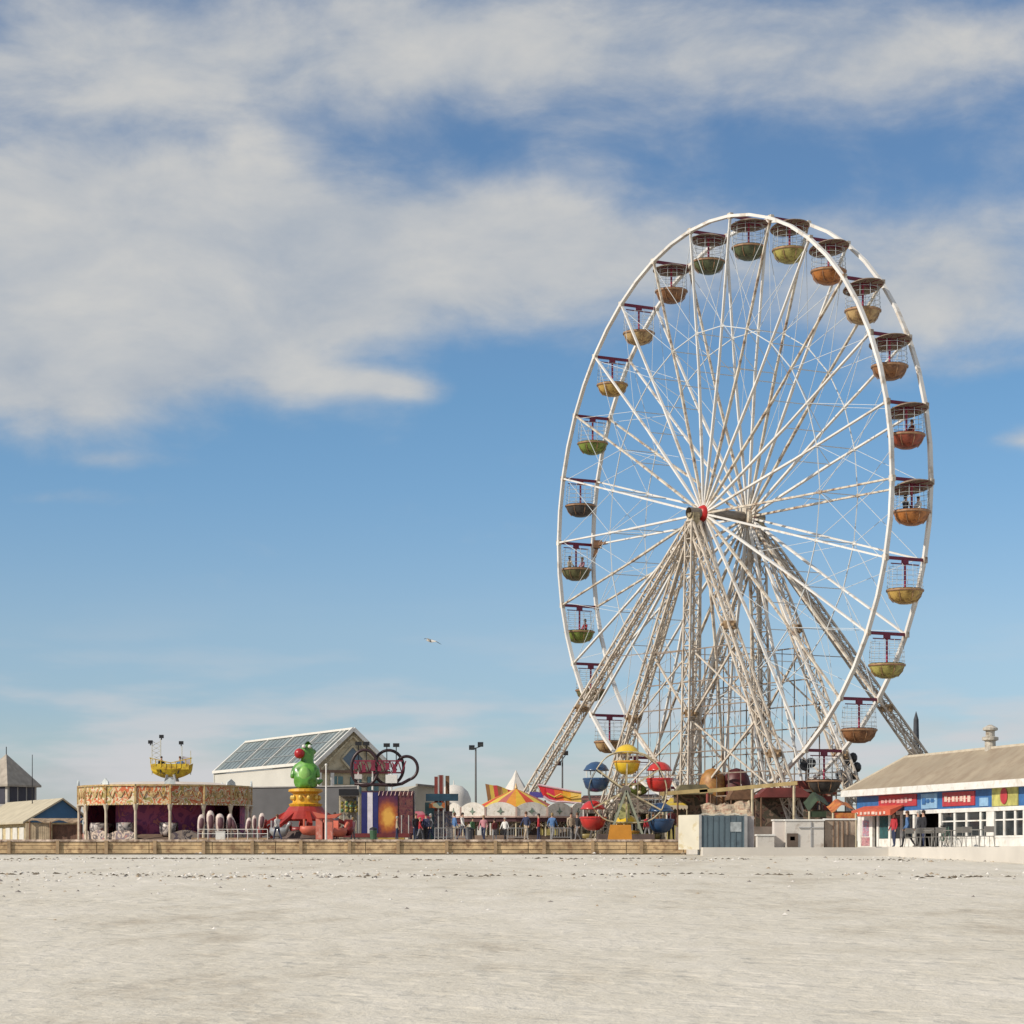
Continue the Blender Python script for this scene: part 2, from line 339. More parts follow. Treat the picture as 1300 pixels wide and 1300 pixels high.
# ------------------------------------------------------------------ big wheel
WC = Vector((11.43, 126.24, 17.91)); TH = 1.055; RR = 15.5; NW = 26; PH = -.377; HW = 1.175
U = Vector((math.cos(TH), -math.sin(TH), 0)); NN = Vector((-math.sin(TH), -math.cos(TH), 0)); Z = Vector((0, 0, 1))
def wp(k, r, s): a = PH + 2 * PI * k / NW; return WC + NN * s + r * (-math.sin(a) * U + math.cos(a) * Z)
def lattice(p, q, w0, w1, n, ch=.085, di=.05, side=None):
    """square lattice mast from p to q"""
    p = Vector(p); q = Vector(q); d = (q - p).normalized(); x = (side - d * side.dot(d)).normalized(); y = d.cross(x); mb = MB()
    cs = [(-1, -1), (1, -1), (1, 1), (-1, 1)]
    def at(t, c): w = (w0 + (w1 - w0) * t) / 2; return p + (q - p) * t + x * c[0] * w + y * c[1] * w
    for c in cs: mb.bar(at(0, c), at(1, c), ch, ch, x)
    for i in range(n):
        t0, t1 = i / n, (i + 1) / n
        for j in range(4):
            c, c2 = cs[j], cs[(j + 1) % 4]
            if i % 2: c, c2 = c2, c
            mb.bar(at(t0, c), at(t1, c2), di, di * .6, x); mb.bar(at(t0, c), at(t0, c2), di, di, x)
            mb.bar(at(t0, c2), at(t1, c), di * .8, di * .5, x)
    return mb
def big_wheel():
    root = thing('ferris_wheel', 'giant white ferris wheel with twin rims and many spokes over the fairground', 'ferris wheel', WC)
    o = WC
    for s in (HW, -HW):
        mb = MB(); e = Vector(NN)
        for k in range(NW):
            p, q = wp(k, RR, s), wp(k + 1, RR, s)
            mid = wp(k + .5, RR * 1.0, s)      # the rim is rolled: nearly round, a little flat between nodes
            mb.bar(p, mid, .15, .21, NN); mb.bar(mid, q, .15, .21, NN)
        mb.build('rim', WHITEST, root, o)
        for k in range(NW): mb = MB(); mb.box(wp(k, RR, s), (.29, .20, .29), Matrix((U, NN, Z)).transposed()); mb.build('rim_joint', CREAM, root, o)
        mb = MB()
        for k in range(NW): mb.bar(wp(k, RR * .635, s), wp(k + 1, RR * .635, s), .045)
        mb.build('inner_ring', CABLE, root, o)
        for k in range(NW):
            mb = MB(); a = wp(k, .45, s * 1.2); b = wp(k, RR, s)
            m_ = wp(k, RR * .5, s); mb.bar(a, m_, .10, .15, NN); mb.bar(m_, b, .085, .13, NN)
            mb.box(wp(k, RR * .635, s), (.17, .15, .17))
            mb.build('spoke', CREAM if (k * 7) % 3 == 0 else WHITEST, root, o)
            mb = MB(); mb.bar(wp(k, RR * .635, s), wp(k + 1, RR * .97, s), .022); mb.bar(wp(k + 1, RR * .635, s), wp(k, RR * .97, s), .022)
            if k % 2: mb.bar(wp(k, RR * .34, s), wp(k + 1, RR * .635, s), .02); mb.bar(wp(k, RR * .635, s), wp(k + 1, RR * .635, s), .03)
            mb.build('cross_brace', CABLE, root, o)
    for k in range(NW):   # ladder ties between the two spokes of one gondola
        mb = MB()
        for r in (.5, .635): mb.bar(wp(k, RR * r, HW), wp(k, RR * r, -HW), .04)
        mb.bar(wp(k, RR * .5, -HW), wp(k, RR * .635, HW), .025)
        mb.build('spoke_tie', CABLE, root, o)
    Mx = Matrix((U, Z, NN)).transposed()
    for s in (1, -1):
        mb = MB(); mb.lathe([(.05, -.1), (.55, -.1), (.55, .1), (.05, .1)], 26, WC + NN * s * 1.22, Mx); mb.build('hub_flange', CREAM, root, o)
        mb = MB(); mb.lathe([(.05, -.24), (.42, -.24), (.45, 0), (.38, .2), (.15, .3), (.01, .3)], 16, WC + NN * s * 1.46, Mx if s > 0 else Mx @ Matrix.Diagonal((1, 1, -1)))
        mb.build('hub_cap', REDP, root, o, True)
    mb = MB(); mb.lathe([(.28, -2.4), (.28, 2.4)], 14, WC, Mx); mb.build('axle', mat('hub_grey', (.2, .17, .14), .5, .3), root, o)
    mb = MB(); q = wp(8, RR * .965, -HW); mb.box(q, (.5, .4, .45)); mb.bar(q, wp(8, RR * .90, -HW), .16); mb.bar(q, q + Vector((-.2, 0, -.75)), .26, .2)
    mb.build('counterweight', BROWN, root, o)
    # support structure
    sup = thing('wheel_support_frame', 'weathered cream lattice legs holding up the axle of the giant wheel', 'support frame', (WC.x, WC.y, DECK))
    o = sup.location
    def foot(s, t, out=0): v = WC + NN * (s + out) + U * t; v.z = DECK; return v
    hub = lambda s: WC + NN * s + Vector((0, 0, -.45))
    S = 2.1
    for sg in (1, -1):
        h = hub(S * sg)
        sd = NN if True else U
        ft = {'l': foot(S * sg, -9.8), 'r': foot(S * sg, 9.8), 'v': foot((S + .25) * sg, 0), 'o': P(637, 1069, 137) if sg > 0 else foot(S * sg, 0, -15.6)}
        ft['o'].z = DECK
        for key, (w0, w1, n) in {'l': (.40, .60, 17), 'r': (.40, .60, 17), 'v': (.56, .74, 18), 'o': (.40, .62, 22)}.items():
            side = U if key == 'o' else NN
            lattice(h, ft[key], w0, w1, n, .10, .042, side).build('leg', LEGM, sup, o)
            mb = MB(); mb.box(ft[key] + Vector((0, 0, .12)), (1.1, 1.1, .24)); mb.build('foot_plate', LEGM, sup, o)
        mb = MB(); mb.box(h + Vector((0, 0, .1)), (.62, .4, .7), Matrix((U, NN, Z)).transposed()); mb.build('bearing_block', mat('bearing_cream', (.42, .36, .22), .6, 0, .3, 3, stain=(.12, .08, .05), stain_amt=.5), sup, o)
        # level ties and hanging rods between the legs: the open grid under the hub
        mb = MB(); dk = MB()
        for zf in (.40, .50, .58, .65, .72, .79, .86, .93):
            a = h.lerp(ft['l'], zf); b = h.lerp(ft['r'], zf); dk.bar(a, b, .06)
            dk.bar(h.lerp(ft['v'], zf), h.lerp(ft['o'], zf), .04) if zf < .5 else None
        for j in range(1, 18):
            t = j / 18 * 2 - 1; top = .36 + .5 * abs(t) ** 1.0 * .9
            x = h + U * 9.8 * t; zt = h.z + (DECK - h.z) * max(.40, abs(t)); x1 = Vector((x.x, x.y, zt)); x2 = Vector((x.x, x.y, DECK + 1.0))
            dk.bar(x1, x2, .04 if j % 2 else .06)
        for (f0, f1) in ((.40, .62), (.62, .89)):
            mb.bar(h.lerp(ft['l'], f0), h.lerp(ft['v'], f1), .1); mb.bar(h.lerp(ft['r'], f0), h.lerp(ft['v'], f1), .1)
            mb.bar(h.lerp(ft['v'], f0), h.lerp(ft['l'], f1), .07); mb.bar(h.lerp(ft['v'], f0), h.lerp(ft['r'], f1), .07)
        dk.build('tie_grid', mat('rusty_rods', (.24, .19, .15), .6, 0, .3), sup, o); mb.build('diagonal_strut', LEGM, sup, o)
        for key, fr in (('l', .6), ('r', .34), ('r', .74), ('v', .6), ('o', .56)):
            mb = MB(); p = h.lerp(ft[key], fr); mb.box(p, (.62, .62, .4)); mb.bar(p + U * .5, p - U * .5, .12); mb.bar(p + NN * .5, p - NN * .5, .12)
            mb.build('joint_collar', mat('rust_plate', (.36, .25, .14), .7, 0, .4, 3, .2, stain=(.14, .08, .04), stain_amt=.5), sup, o)
    for (t, zf) in ((0, .25), (-9.8, .55), (9.8, .55), (-9.8, .85), (9.8, .85)):
        mb = MB(); a = hub(S); b = hub(-S)
        if t: a = a.lerp(foot(S, t), zf); b = b.lerp(foot(-S, t), zf)
        else: a = a + Vector((0, 0, -4)); b = b + Vector((0, 0, -4))
        if zf > .8: mb.bar(a, b, .12)
        mb.v and mb.build('cross_tie', LEGM, sup, o)
big_wheel()

TUBC = {'yellow': (.50, .33, .09), 'tan': (.48, .33, .15), 'green': (.20, .27, .05), 'olive': (.14, .14, .06), 'orange': (.42, .16, .04), 'brown': (.26, .12, .05), 'red_brown': (.28, .06, .03), 'lime_yellow': (.40, .36, .10), 'black': (.06, .055, .05), 'dark_green': (.09, .11, .05)}
def tubmat(c):
    n = 'tub_paint_' + c
    if n in MATS: return MATS[n]
    return mat(n, TUBC[c], .4, 0, .22, 2.2, stain=(TUBC[c][0] * .35, TUBC[c][1] * .28, TUBC[c][2] * .3), stain_amt=.45, coat=.15)
def make_gondola():
    root = thing('gondola', '', 'gondola', (0, 0, 0), 'gondolas hanging between the rims of the giant wheel')
    ux = NN
    mb = MB(); mb.bar(NN * -HW * .93, NN * HW * .93, .13, .15); mb.bar(NN * .16 + Z * -.14, NN * -.16 + Z * -.14, .16, .2); mb.build('crossbar', CRIM, root)
    mb = MB(); mb.bar(NN * -HW * .72 + Z * -.26, NN * HW * .72 + Z * -.26, .05, .05); mb.build('hanger_rod', CRIM, root)
    mb = MB(); mb.tube([(0, 0, -.1), (0, 0, -1.95)], .055, 8); mb.build('pole', POLE, root)
    zt, zb = -1.54, -2.18; r = .88
    prof = [(.02, zb), (.30, zb + .015), (.55, zb + .12), (.74, zb + .30), (.84, zb + .52), (r, zt), (r + .035, zt + .02), (r + .02, zt + .06), (r - .05, zt + .05), (.80, zb + .52), (.66, zb + .30), (.45, zb + .16), (.02, zb + .12)]
    mb = MB(); mb.lathe(prof, 22); t = mb.build('tub', tubmat('yellow'), root, smooth=True)
    mb = MB(); mb.lathe([(.89, zt - .05), (.915, zt - .02), (.915, zt + .035), (.88, zt + .06)], 22)
    for k in range(8):
        a = k * PI / 4 + .3; mb.tube([(.86 * math.cos(a), .86 * math.sin(a), zt), (.80 * math.cos(a), .80 * math.sin(a), zt - .3), (.58 * math.cos(a), .58 * math.sin(a), zb + .1)], .018, 4)
    mb.build('trim', mat('gondola_trim', (.30, .17, .09), .5, 0, .3), t)
    mb = MB(); mb.lathe([(.5, zt - .22), (.78, zt - .22), (.79, zt - .02), (.83, zt + .1), (.76, zt + .1), (.72, zt - .12), (.5, zt - .12)], 18); mb.build('seat', mat('dark_seat', (.10, .05, .035), .6), root)
    mb = MB()
    for zz, rr in ((-.42, .80), (-.66, .83), (-.90, .85), (-1.14, .86), (-1.34, .87)):
        mb.tube([(rr * math.cos(a * PI / 9), rr * math.sin(a * PI / 9), zz) for a in range(18)], .010, 4, True)
    for k in range(10):
        a = k * PI / 5; mb.tube([(.80 * math.cos(a), .80 * math.sin(a), -.30), (.86 * math.cos(a), .86 * math.sin(a), zt)], .011, 4)
    mb.build('cage', WIRE, root)
    return root
def add_canopy(root, tilt):
    M = Matrix.Rotation(tilt[0], 3, 'X') @ Matrix.Rotation(tilt[1], 3, 'Y')
    mb = MB(); mb.lathe([(.01, .13), (.35, .11), (.70, .03), (1.0, -.12), (1.03, -.15), (1.0, -.16), (.68, -.02), (.02, .05)], 22, (0, 0, -.22), M)
    c = mb.build('canopy', mat('brown_beige_canopy', (.30, .235, .17), .6, 0, .3, 2.5, stain=(.13, .06, .045), stain_amt=.5), root, smooth=True)
    mb = MB()
    for k in range(8):
        a = k * PI / 4; mb.tube([(0, 0, -.24), M @ Vector((.95 * math.cos(a), .95 * math.sin(a), -.13)) + Vector((0, 0, -.25))], .022, 4)
    mb.build('rib', CRIM, c)
G = {1: ('dark_green', 1), 2: ('dark_green', 1), 3: ('brown', 1), 4: ('tan', 0), 5: ('yellow', 0), 6: ('green', 0), 7: ('black', 0), 8: ('olive', 0), 9: ('green', 0), 10: ('olive', 0), 11: ('tan', 0), 12: ('green', 0), 13: ('brown', 0), 14: ('olive', 0), 15: ('tan', 0), 16: ('olive', 0),
     0: ('lime_yellow', 1), 25: ('orange', 1), 24: ('tan', 1), 23: ('brown', 1), 22: ('red_brown', 1), 21: ('orange', 1), 20: ('yellow', 0), 19: ('lime_yellow', 0), 18: ('brown', 0), 17: ('black', 0)}
WHERE = {1: 'first left of the wheel top', 2: 'second left of the wheel top', 3: 'third left of the wheel top', 4: 'topmost open one on the left', 5: 'upper left above the green tub',
         6: 'left side above the black tub', 7: 'far left level with the hub', 8: 'far left below the hub', 9: 'second below hub height on the left', 10: 'half behind the long slanting leg', 11: 'behind the small yellow balloon gondola',
         12: 'low behind the small balloon wheel', 13: 'bottom left over the boarding platform', 14: 'lowest on the wheel', 15: 'bottom right beside the lowest one', 16: 'bottom right above the white hoarding', 17: 'low right above the maroon roof',
         0: 'first right of the wheel top', 25: 'second right of the wheel top', 24: 'third right of the wheel top', 23: 'fourth right of the wheel top', 22: 'right side above the rightmost one', 21: 'rightmost and carrying two riders',
         20: 'highest open one on the right', 19: 'right, second highest open one', 18: 'right, by the far leg foot'}
gp = make_gondola(); GOND = {}
first = True
for k in range(26):
    col, can = G[k]
    g = gp if first else copy_tree(gp)
    first = False
    p = (wp(k, RR, HW) + wp(k, RR, -HW)) / 2; g.location = p; GOND[k] = p
    cn = col.replace('_', ' ')
    g['label'] = (f'{cn} gondola under a brown dish canopy, ' if can else f'{cn} open gondola on a red pole, ') + WHERE[k]
    for ch in g.children:
        if ch.name.startswith('tub'):
            ch.material_slots[0].link = 'OBJECT'; ch.material_slots[0].material = tubmat(col)
cans = [k for k in range(26) if G[k][1]]
# canopies are added after all the plain copies are made
_roots = {}
for ob in list(C.objects):
    if ob.type == 'EMPTY' and ob.get('category') == 'gondola':
        _roots[tuple(round(v, 3) for v in ob.location)] = ob
for k in cans:
    rt = _roots[tuple(round(v, 3) for v in GOND[k])]
    add_canopy(rt, (-.20 + random.uniform(-.05, .03), -.12 + random.uniform(-.05, .05)) if k >= 20 or k == 0 else (-.08, random.uniform(-.06, .06)))

# ------------------------------------------------------------------ people
def skin_body(joints, edges, root_i, mats, zones):
    me = bpy.data.meshes.new('tmp'); me.from_pydata([j[0] for j in joints], edges, [])
    ob = bpy.data.objects.new('tmp', me); C.objects.link(ob)
    md = ob.modifiers.new('s', 'SKIN'); md.use_smooth_shade = True
    sk = me.skin_vertices[0].data
    for i, j in enumerate(joints): sk[i].radius = j[1] if isinstance(j[1], tuple) else (j[1], j[1]); sk[i].use_root = (i == root_i)
    ob.modifiers.new('d', 'SUBSURF').levels = 1
    dg = bpy.context.evaluated_depsgraph_get(); ev = ob.evaluated_get(dg); m2 = bpy.data.meshes.new_from_object(ev)
    bpy.data.objects.remove(ob); m2.materials.clear()
    for mm in mats: m2.materials.append(mm)
    for p in m2.polygons: p.material_index = zones(p.center); p.use_smooth = True
    return m2
def person_mesh(pose, shirt, trous):
    if pose == 'sit':
        J = [((0, 0, .45), (.16, .13)), ((0, 0, .70), (.15, .11)), ((0, 0, .95), (.19, .11)), ((0, -.02, 1.06), .06), ((0, -.03, 1.15), .075), ((0, -.03, 1.27), .085),
             ((.2, 0, .97), .062), ((.24, -.12, .72), .045), ((.15, -.32, .62), .035), ((.13, -.38, .62), .04),
             ((-.2, 0, .97), .062), ((-.24, -.12, .72), .045), ((-.15, -.32, .62), .035), ((-.13, -.38, .62), .04),
             ((.1, -.05, .43), .09), ((.12, -.42, .46), .065), ((.12, -.45, .12), .045), ((.12, -.55, .04), .04),
             ((-.1, -.05, .43), .09), ((-.12, -.42, .46), .065), ((-.12, -.45, .12), .045), ((-.12, -.55, .04), .04)]
        z = lambda c: 0 if c.z > 1.04 or (abs(c.y + .36) < .05 and c.z > .55) else (1 if c.z > .52 and c.y > -.34 else 2)
        top = 1.27
    else:
        w = .28 if pose == 'walk' else .06
        J = [((0, 0, .93), (.15, .11)), ((0, 0, 1.15), (.145, .10)), ((0, 0, 1.38), (.19, .11)), ((0, -.01, 1.49), .06), ((0, -.02, 1.57), .075), ((0, -.02, 1.68), .085),
             ((.2, 0, 1.39), .062), ((.26, w * .4, 1.12), .045), ((.26, -.08 + w * .2, .88), .035), ((.25, -.12 + w * .2, .78), .04),
             ((-.2, 0, 1.39), .062), ((-.26, -w * .4, 1.12), .045), ((-.26, -.1 - w * .6, .9), .035), ((-.25, -.14 - w * .6, .82), .04),
             ((.1, 0, .86), .09), ((.11, -w * .6, .48), .065), ((.11, -w * .8, .10), .045), ((.12, -w * .8 - .13, .04), .04),
             ((-.1, 0, .86), .09), ((-.11, w * .4, .48), .065), ((-.11, w * 1.2, .12), .045), ((-.12, w * 1.2 - .12, .04), .04)]
        z = lambda c: 0 if c.z > 1.47 or (abs(c.x) > .19 and c.z < .88) else (1 if c.z > .92 else 2)
        top = 1.68
    E = [(0, 1), (1, 2), (2, 3), (3, 4), (4, 5), (2, 6), (6, 7), (7, 8), (8, 9), (2, 10), (10, 11), (11, 12), (12, 13), (0, 14), (14, 15), (15, 16), (16, 17), (0, 18), (18, 19), (19, 20), (20, 21)]
    return skin_body(J, E, 0, [SKIN, shirt, trous], z), top
PM = {}
def cloth(n, c): return mat('cloth_' + n, c, .85, 0, .15, 5)
CL = {'red': (.42, .03, .04), 'maroon': (.16, .03, .03), 'black': (.02, .02, .025), 'navy': (.03, .04, .09), 'grey': (.22, .22, .23), 'white': (.68, .67, .64), 'blue': (.08, .17, .35), 'pink': (.5, .22, .25), 'beige': (.42, .34, .24), 'green': (.07, .16, .07)}
HAIR = {'dark': (.03, .02, .015), 'brown': (.12, .06, .03), 'fair': (.32, .22, .1), 'grey': (.35, .34, .32)}
def person(loc, pose, shirt, trous, hair, rz, label, group=None, s=1.0):
    key = (pose, shirt, trous)
    if key not in PM: PM[key] = person_mesh(pose, cloth(shirt, CL[shirt]), cloth(trous + '_trousers', CL[trous]))
    me, top = PM[key]
    o = bpy.data.objects.new('person', me); C.objects.link(o); o.location = loc; o.rotation_euler = (0, 0, rz); o.scale = (s, s, s)
    tag(o, label, 'person', group)
    hk = ('hair', top, hair)
    if hk not in PM:
        mb = MB(); mb.ball((0, .012 - (.03 if top < 1.4 else .02), top + .028), .10, 12, (.93, 1.02, .85)); mb.ball((0, .05 - .02, top - .04), .085, 10, (.95, .7, 1.1))
        h = mb.build('hair', mat('hair_' + hair, HAIR[hair], .7, 0, .2), None, smooth=True); PM[hk] = h.data; bpy.data.objects.remove(h)
        mb = MB()
        for sx in (-1, 1): mb.ball((sx * .032, -.105, top + .0), .011, 6)
        mb.bar((-.028, -.105, top - .055), (.028, -.105, top - .055), .008); mb.prism([(-.012, -.10, top - .03), (.012, -.10, top - .03), (0, -.10, top + .01)], (0, -.025, -.004))
        h = mb.build('face', mat('face_features', (.22, .09, .07), .6), None); PM[('face', top)] = h.data; bpy.data.objects.remove(h)
    h = bpy.data.objects.new('hair', PM[hk]); C.objects.link(h); h.parent = o
    f = bpy.data.objects.new('face', PM[('face', top)]); C.objects.link(f); f.parent = o
    return o
g21 = GOND[21]; g22 = GOND[22]; g8 = GOND[8]
SEAT = Vector((0, 0, -1.94))
person(g21 + SEAT + NN * .38, 'sit', 'black', 'navy', 'dark', 2.08, 'rider in black sitting left of the pole in the rightmost canopied gondola', 'riders', .88)
person(g21 + SEAT - NN * .42, 'sit', 'white', 'navy', 'dark', -1.06, 'rider in white leaning at the right rim of the rightmost canopied gondola', 'riders', .88)
person(g22 + SEAT - NN * .35, 'sit', 'maroon', 'black', 'brown', -1.06, 'rider in maroon in the red brown gondola above the rightmost one', 'riders', .88)
person(g8 + SEAT + NN * .45, 'sit', 'beige', 'navy', 'brown', 2.08, 'rider in beige at the left rim of the leftmost gondola', 'riders', .88)
person(g8 + SEAT - NN * .45, 'sit', 'pink', 'grey', 'fair', -1.06, 'rider in pink at the right rim of the leftmost gondola', 'riders', .88)
person(GOND[9] + SEAT - NN * .4, 'sit', 'red', 'black', 'dark', -1.06, 'rider in red in the green gondola below the leftmost one', 'riders', .88)
# ------------------------------------------------------------------ the kiosk shop on the right
def kiosk():
    ang = math.atan2(-.974, .227)
    K = Frame((16.4, 112, APR), ang)                    # a: along the front towards the camera, b: ang+90 = to the back (right)
    def tk(px): k = (px - CX) / F; return (112 * k - 16.4) / (.227 + .974 * k)
    def zz(px, py): t = tk(px); return (HY - py) * (112 - .974 * t) / F - APR
    root = thing('shop_kiosk', 'long single storey kiosk with brown hipped roof and blue and red sign band', 'kiosk', K.o)
    o = K.o; L = 27.0; Wd = 4.2; H = 2.52
    red = mat('sign_red', (.42, .04, .05), .5, 0, .15); blu = mat('sign_blue', (.035, .13, .33), .5, 0, .2); ora = mat('awning_orange_red', (.52, .10, .05), .6, 0, .2)
    yel = mat('poster_yellow_green', (.42, .40, .12), .6, 0, .35, 3); lblu = mat('sign_pale_blue', (.25, .42, .60), .5, 0, .2, 3)
    # roof
    rz0, rz1, ov = 2.70, 4.35, .42
    e = [K(-.95, -ov, rz0), K(L, -ov, rz0), K(L, Wd + ov, rz0), K(-.95, Wd + ov, rz0)]; r0 = K(1.0, 2.0, rz1 - .05); r1 = K(L, 2.0, rz1)
    mb = MB(); mb.add(e + [r0, r1], [(0, 1, 5, 4), (2, 3, 4, 5), (3, 0, 4), (1, 2, 5), (0, 3, 2, 1)])
    rf = mb.build('roof', mat('brown_felt_roof', (.315, .262, .19), .9, 0, .12, .7, .05, stain=(.26, .205, .145), stain_amt=.5), root, o)
    mb = MB(); mb.bar(e[0], r0, .12, .09); mb.bar(r0, r1, .14, .1); mb.build('ridge_cap', mat('ridge_cream', (.52, .46, .36), .7, 0, .15), rf, o)
    mb = MB(); K.box(mb, -.97, L, -ov - .06, -ov, rz0 - .27, rz0 + .03); K.box(mb, -1.02, -.97, -ov - .06, Wd + ov, rz0 - .27, rz0 + .03); K.box(mb, -.97, L, -ov, .02, rz0 - .27, rz0 - .23)
    mb.build('eaves_board', WHITE, rf, o)
    vt = 10.4; vb = K(vt, 1.7, 0)
    mb = MB(); vc = K(vt, 2.0, rz1 - .35); mb.lathe([(.24, 0), (.24, .62), (.36, .66), (.36, .78), (.20, .82), (.20, 1.05), (.33, 1.09), (.33, 1.18), (.08, 1.32), (.01, 1.33)], 14, vc)
    mb.build('chimney_vent', mat('vent_cream', (.45, .42, .36), .6, 0, .25, 4, stain=(.2, .15, .1)), rf, o)
    # walls: back, end, dark inner panel coloured as indoor shade, front made of posts, dado and sign band
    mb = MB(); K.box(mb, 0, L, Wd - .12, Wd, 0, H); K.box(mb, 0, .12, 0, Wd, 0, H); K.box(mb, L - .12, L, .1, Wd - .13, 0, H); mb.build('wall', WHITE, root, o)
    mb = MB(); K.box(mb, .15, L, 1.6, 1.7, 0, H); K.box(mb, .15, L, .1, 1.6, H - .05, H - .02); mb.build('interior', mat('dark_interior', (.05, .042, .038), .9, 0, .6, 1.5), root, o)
    B0 = 1.62          # bottom of the sign band
    mb = MB(); K.box(mb, 0, L, -.06, .08, B0 + .05, H); mb.build('sign_band', blu, root, o)
    mb = MB(); K.box(mb, 0, L, -.09, -.02, B0 - .12, B0 + .05); mb.build('lintel', WHITE, root, o)
    def sign(px0, px1, m, z0, z1, marks=None, mm=None, n=6, name='sign_board'):
        mb = MB(); a0, a1 = tk(px0), tk(px1); K.box(mb, a0, a1, -.10, -.05, z0, z1); s = mb.build(name, m, root, o)
        if marks:
            mk = MB(); random.seed(int(px0)); zc = (z0 + z1) / 2; h = (z1 - z0) * .2; ys = [random.uniform(-.5, .5) for _ in range(n + 2)]
            for j in range(n): w_ = random.uniform(.45, .8); mk.bar(K(a0 + (a1 - a0) * (.08 + .84 * j / n), -.115, zc + h * ys[j] * .4), K(a0 + (a1 - a0) * (.08 + .84 * (j + w_) / n), -.115, zc + h * ys[j] * .4), .02, h * random.uniform(1.2, 2.4))
            mk.bar(K(a0 + (a1 - a0) * .08, -.107, zc), K(a0 + (a1 - a0) * .9, -.107, zc), .012, h * .25); mk.build('painted_mark', mm or WHITE, s, o)
        return s
    sign(1118, 1166, red, B0 + .25, H - .12, True, mat('letter_pink', (.6, .35, .33), .6), 8)
    sign(1172, 1192, lblu, B0 + .1, H - .15, True, blu, 3)
    sign(1199, 1240, red, B0 + .16, H - .14, True, mat('letter_cream', (.68, .5, .42), .6), 7)
    sign(1246, 1257, lblu, B0 + .1, H - .45)
    ps = sign(1262, 1295, yel, B0 + .07, H - .06)
    mb = MB(); mb.lathe([(.01, 0), (.30, 0), (.34, .03), (.01, .03)], 16, K(tk(1278), -.10, 2.1), Matrix.Rotation(ang, 3, 'Z') @ Matrix.Rotation(PI / 2, 3, 'X')); mb.build('red_disc', red, ps, o)
    sign(1304, 1350, red, B0 + .1, H - .1)
    # awning over the first window
    a0, a1 = tk(1099), tk(1150)
    aw = MB(); aw.add([K(a0, -.08, 1.95), K(a1, -.08, 1.95), K(a1, -.75, 1.72), K(a0, -.75, 1.72), K(a0, -.75, 1.47), K(a1, -.75, 1.47), K(a0, -.70, 1.47), K(a1, -.70, 1.47), K(a1, -.08, 1.90), K(a0, -.08, 1.90)],
                      [(0, 1, 2, 3), (3, 2, 5, 4), (4, 5, 7, 6), (6, 7, 8, 9), (0, 3, 4, 6, 9), (1, 8, 7, 5, 2), (0, 9, 8, 1)])
    awo = aw.build('awning', ora, root, o)
    mk = MB(); n = 9; ys = [random.uniform(-.02, .02) for _ in range(n + 1)]
    for j in range(n): w_ = random.uniform(.45, .8); mk.bar(K(a0 + (a1 - a0) * (.06 + .88 * j / n), -.77, 1.59 + ys[j]), K(a0 + (a1 - a0) * (.06 + .88 * (j + w_) / n), -.77, 1.59 + ys[j]), .015, random.uniform(.08, .14))
    mk.build('painted_mark', mat('letter_cream', (.68, .5, .42), .6), awo, o)
    # front openings
    def panel(px0, px1, z0, z1, m, name, b0=-.03, b1=.07):
        mb = MB(); K.box(mb, tk(px0), tk(px1), b0, b1, z0, z1); return mb.build(name, m, root, o)
    T = B0 - .12
    panel(1090, 1094, 0, H, WHITE, 'pillar', -.05, .09)
    pw = panel(1094.3, 1106, 0, T, WHITE, 'poster_wall')
    mb = MB(); K.box(mb, tk(1096), tk(1104), -.05, -.032, .55, 1.3); mb.build('poster', ramp_mat('pink_poster', 'noise', [(.6, .5, .5), (.5, .15, .2), (.25, .3, .4), (.6, .55, .5)], 6), pw, o)
    mb = MB(); K.box(mb, tk(1095), tk(1105), -.055, -.033, .1, .5); mb.build('lower_poster', ramp_mat('red_poster', 'noise', [(.4, .05, .1), (.5, .3, .3), (.2, .05, .1)], 6), pw, o)
    for px in (1106.3, 1114, 1129, 1144, 1160): panel(px, px + 2.4, 0, T, WHITE, 'pillar', -.05, .09)
    for (p0, p1) in ((1116.6, 1128.6), (1131.6, 1143.6), (1146.6, 1159.6)):
        f = panel(p0, p1, 0, .42, WHITE, 'dado')
        g = panel(p0, p1, .43, T, GLASSD if p0 > 1130 else mat('teal_glass', (.02, .09, .10), .1, 0, .3), 'window', .0, .03)
    g = panel(1164, 1193, 0, T, mat('doorway_shade_dark', (.03, .03, .035), .8), 'doorway', 1.0, 1.05)  # dark sheet set back in the open doorway, its colour stands for shade
    for px in (1193.5, 1254):
        panel(px, px + (3 if px < 1200 else 10), 0, T, WHITE, 'pillar', -.07, .09)
    for (p0, p1, ms) in ((1197, 1253.5, (1212, 1227, 1245)), (1264.5, 1300, (1275, 1289)), (1304, 1345, (1318, 1332))):
        panel(p0, p1, 0, .40, WHITE, 'dado'); w = panel(p0, p1, .41, T, GLASSD, 'window', .0, .03)
        mb = MB(); K.box(mb, tk(p0), tk(p1), -.05, -.003, .40, .49); K.box(mb, tk(p0), tk(p1), -.045, -.004, 1.10, 1.16)
        for q in ms: K.box(mb, tk(q), tk(q + 2.2), -.055, -.004, .49, T)
        mb.build('frame', WHITE, w, o)
    panel(1300.5, 1303.5, 0, T, WHITE, 'pillar', -.07, .09)
    mb = MB(); K.box(mb, -.5, L, -.9, -.05, -.02, .05); mb.build('front_step', mat('pale_concrete', (.55, .52, .47)), root, o)
    # people, tables and bicycles in front
    rng = [(1147, 'red', 'navy', 'dark', 'stand', .45, 'person in a red top standing in the white kiosk door'), (1171, 'blue', 'black', 'brown', 'walk', .7, 'person in blue walking past the dark opening of the kiosk'),
           (1180, 'grey', 'black', 'grey', 'stand', .5, 'person in grey with grey hair facing the dark kiosk opening'), (1189, 'black', 'navy', 'dark', 'stand', .6, 'person all in dark clothes at the edge of the kiosk opening')]
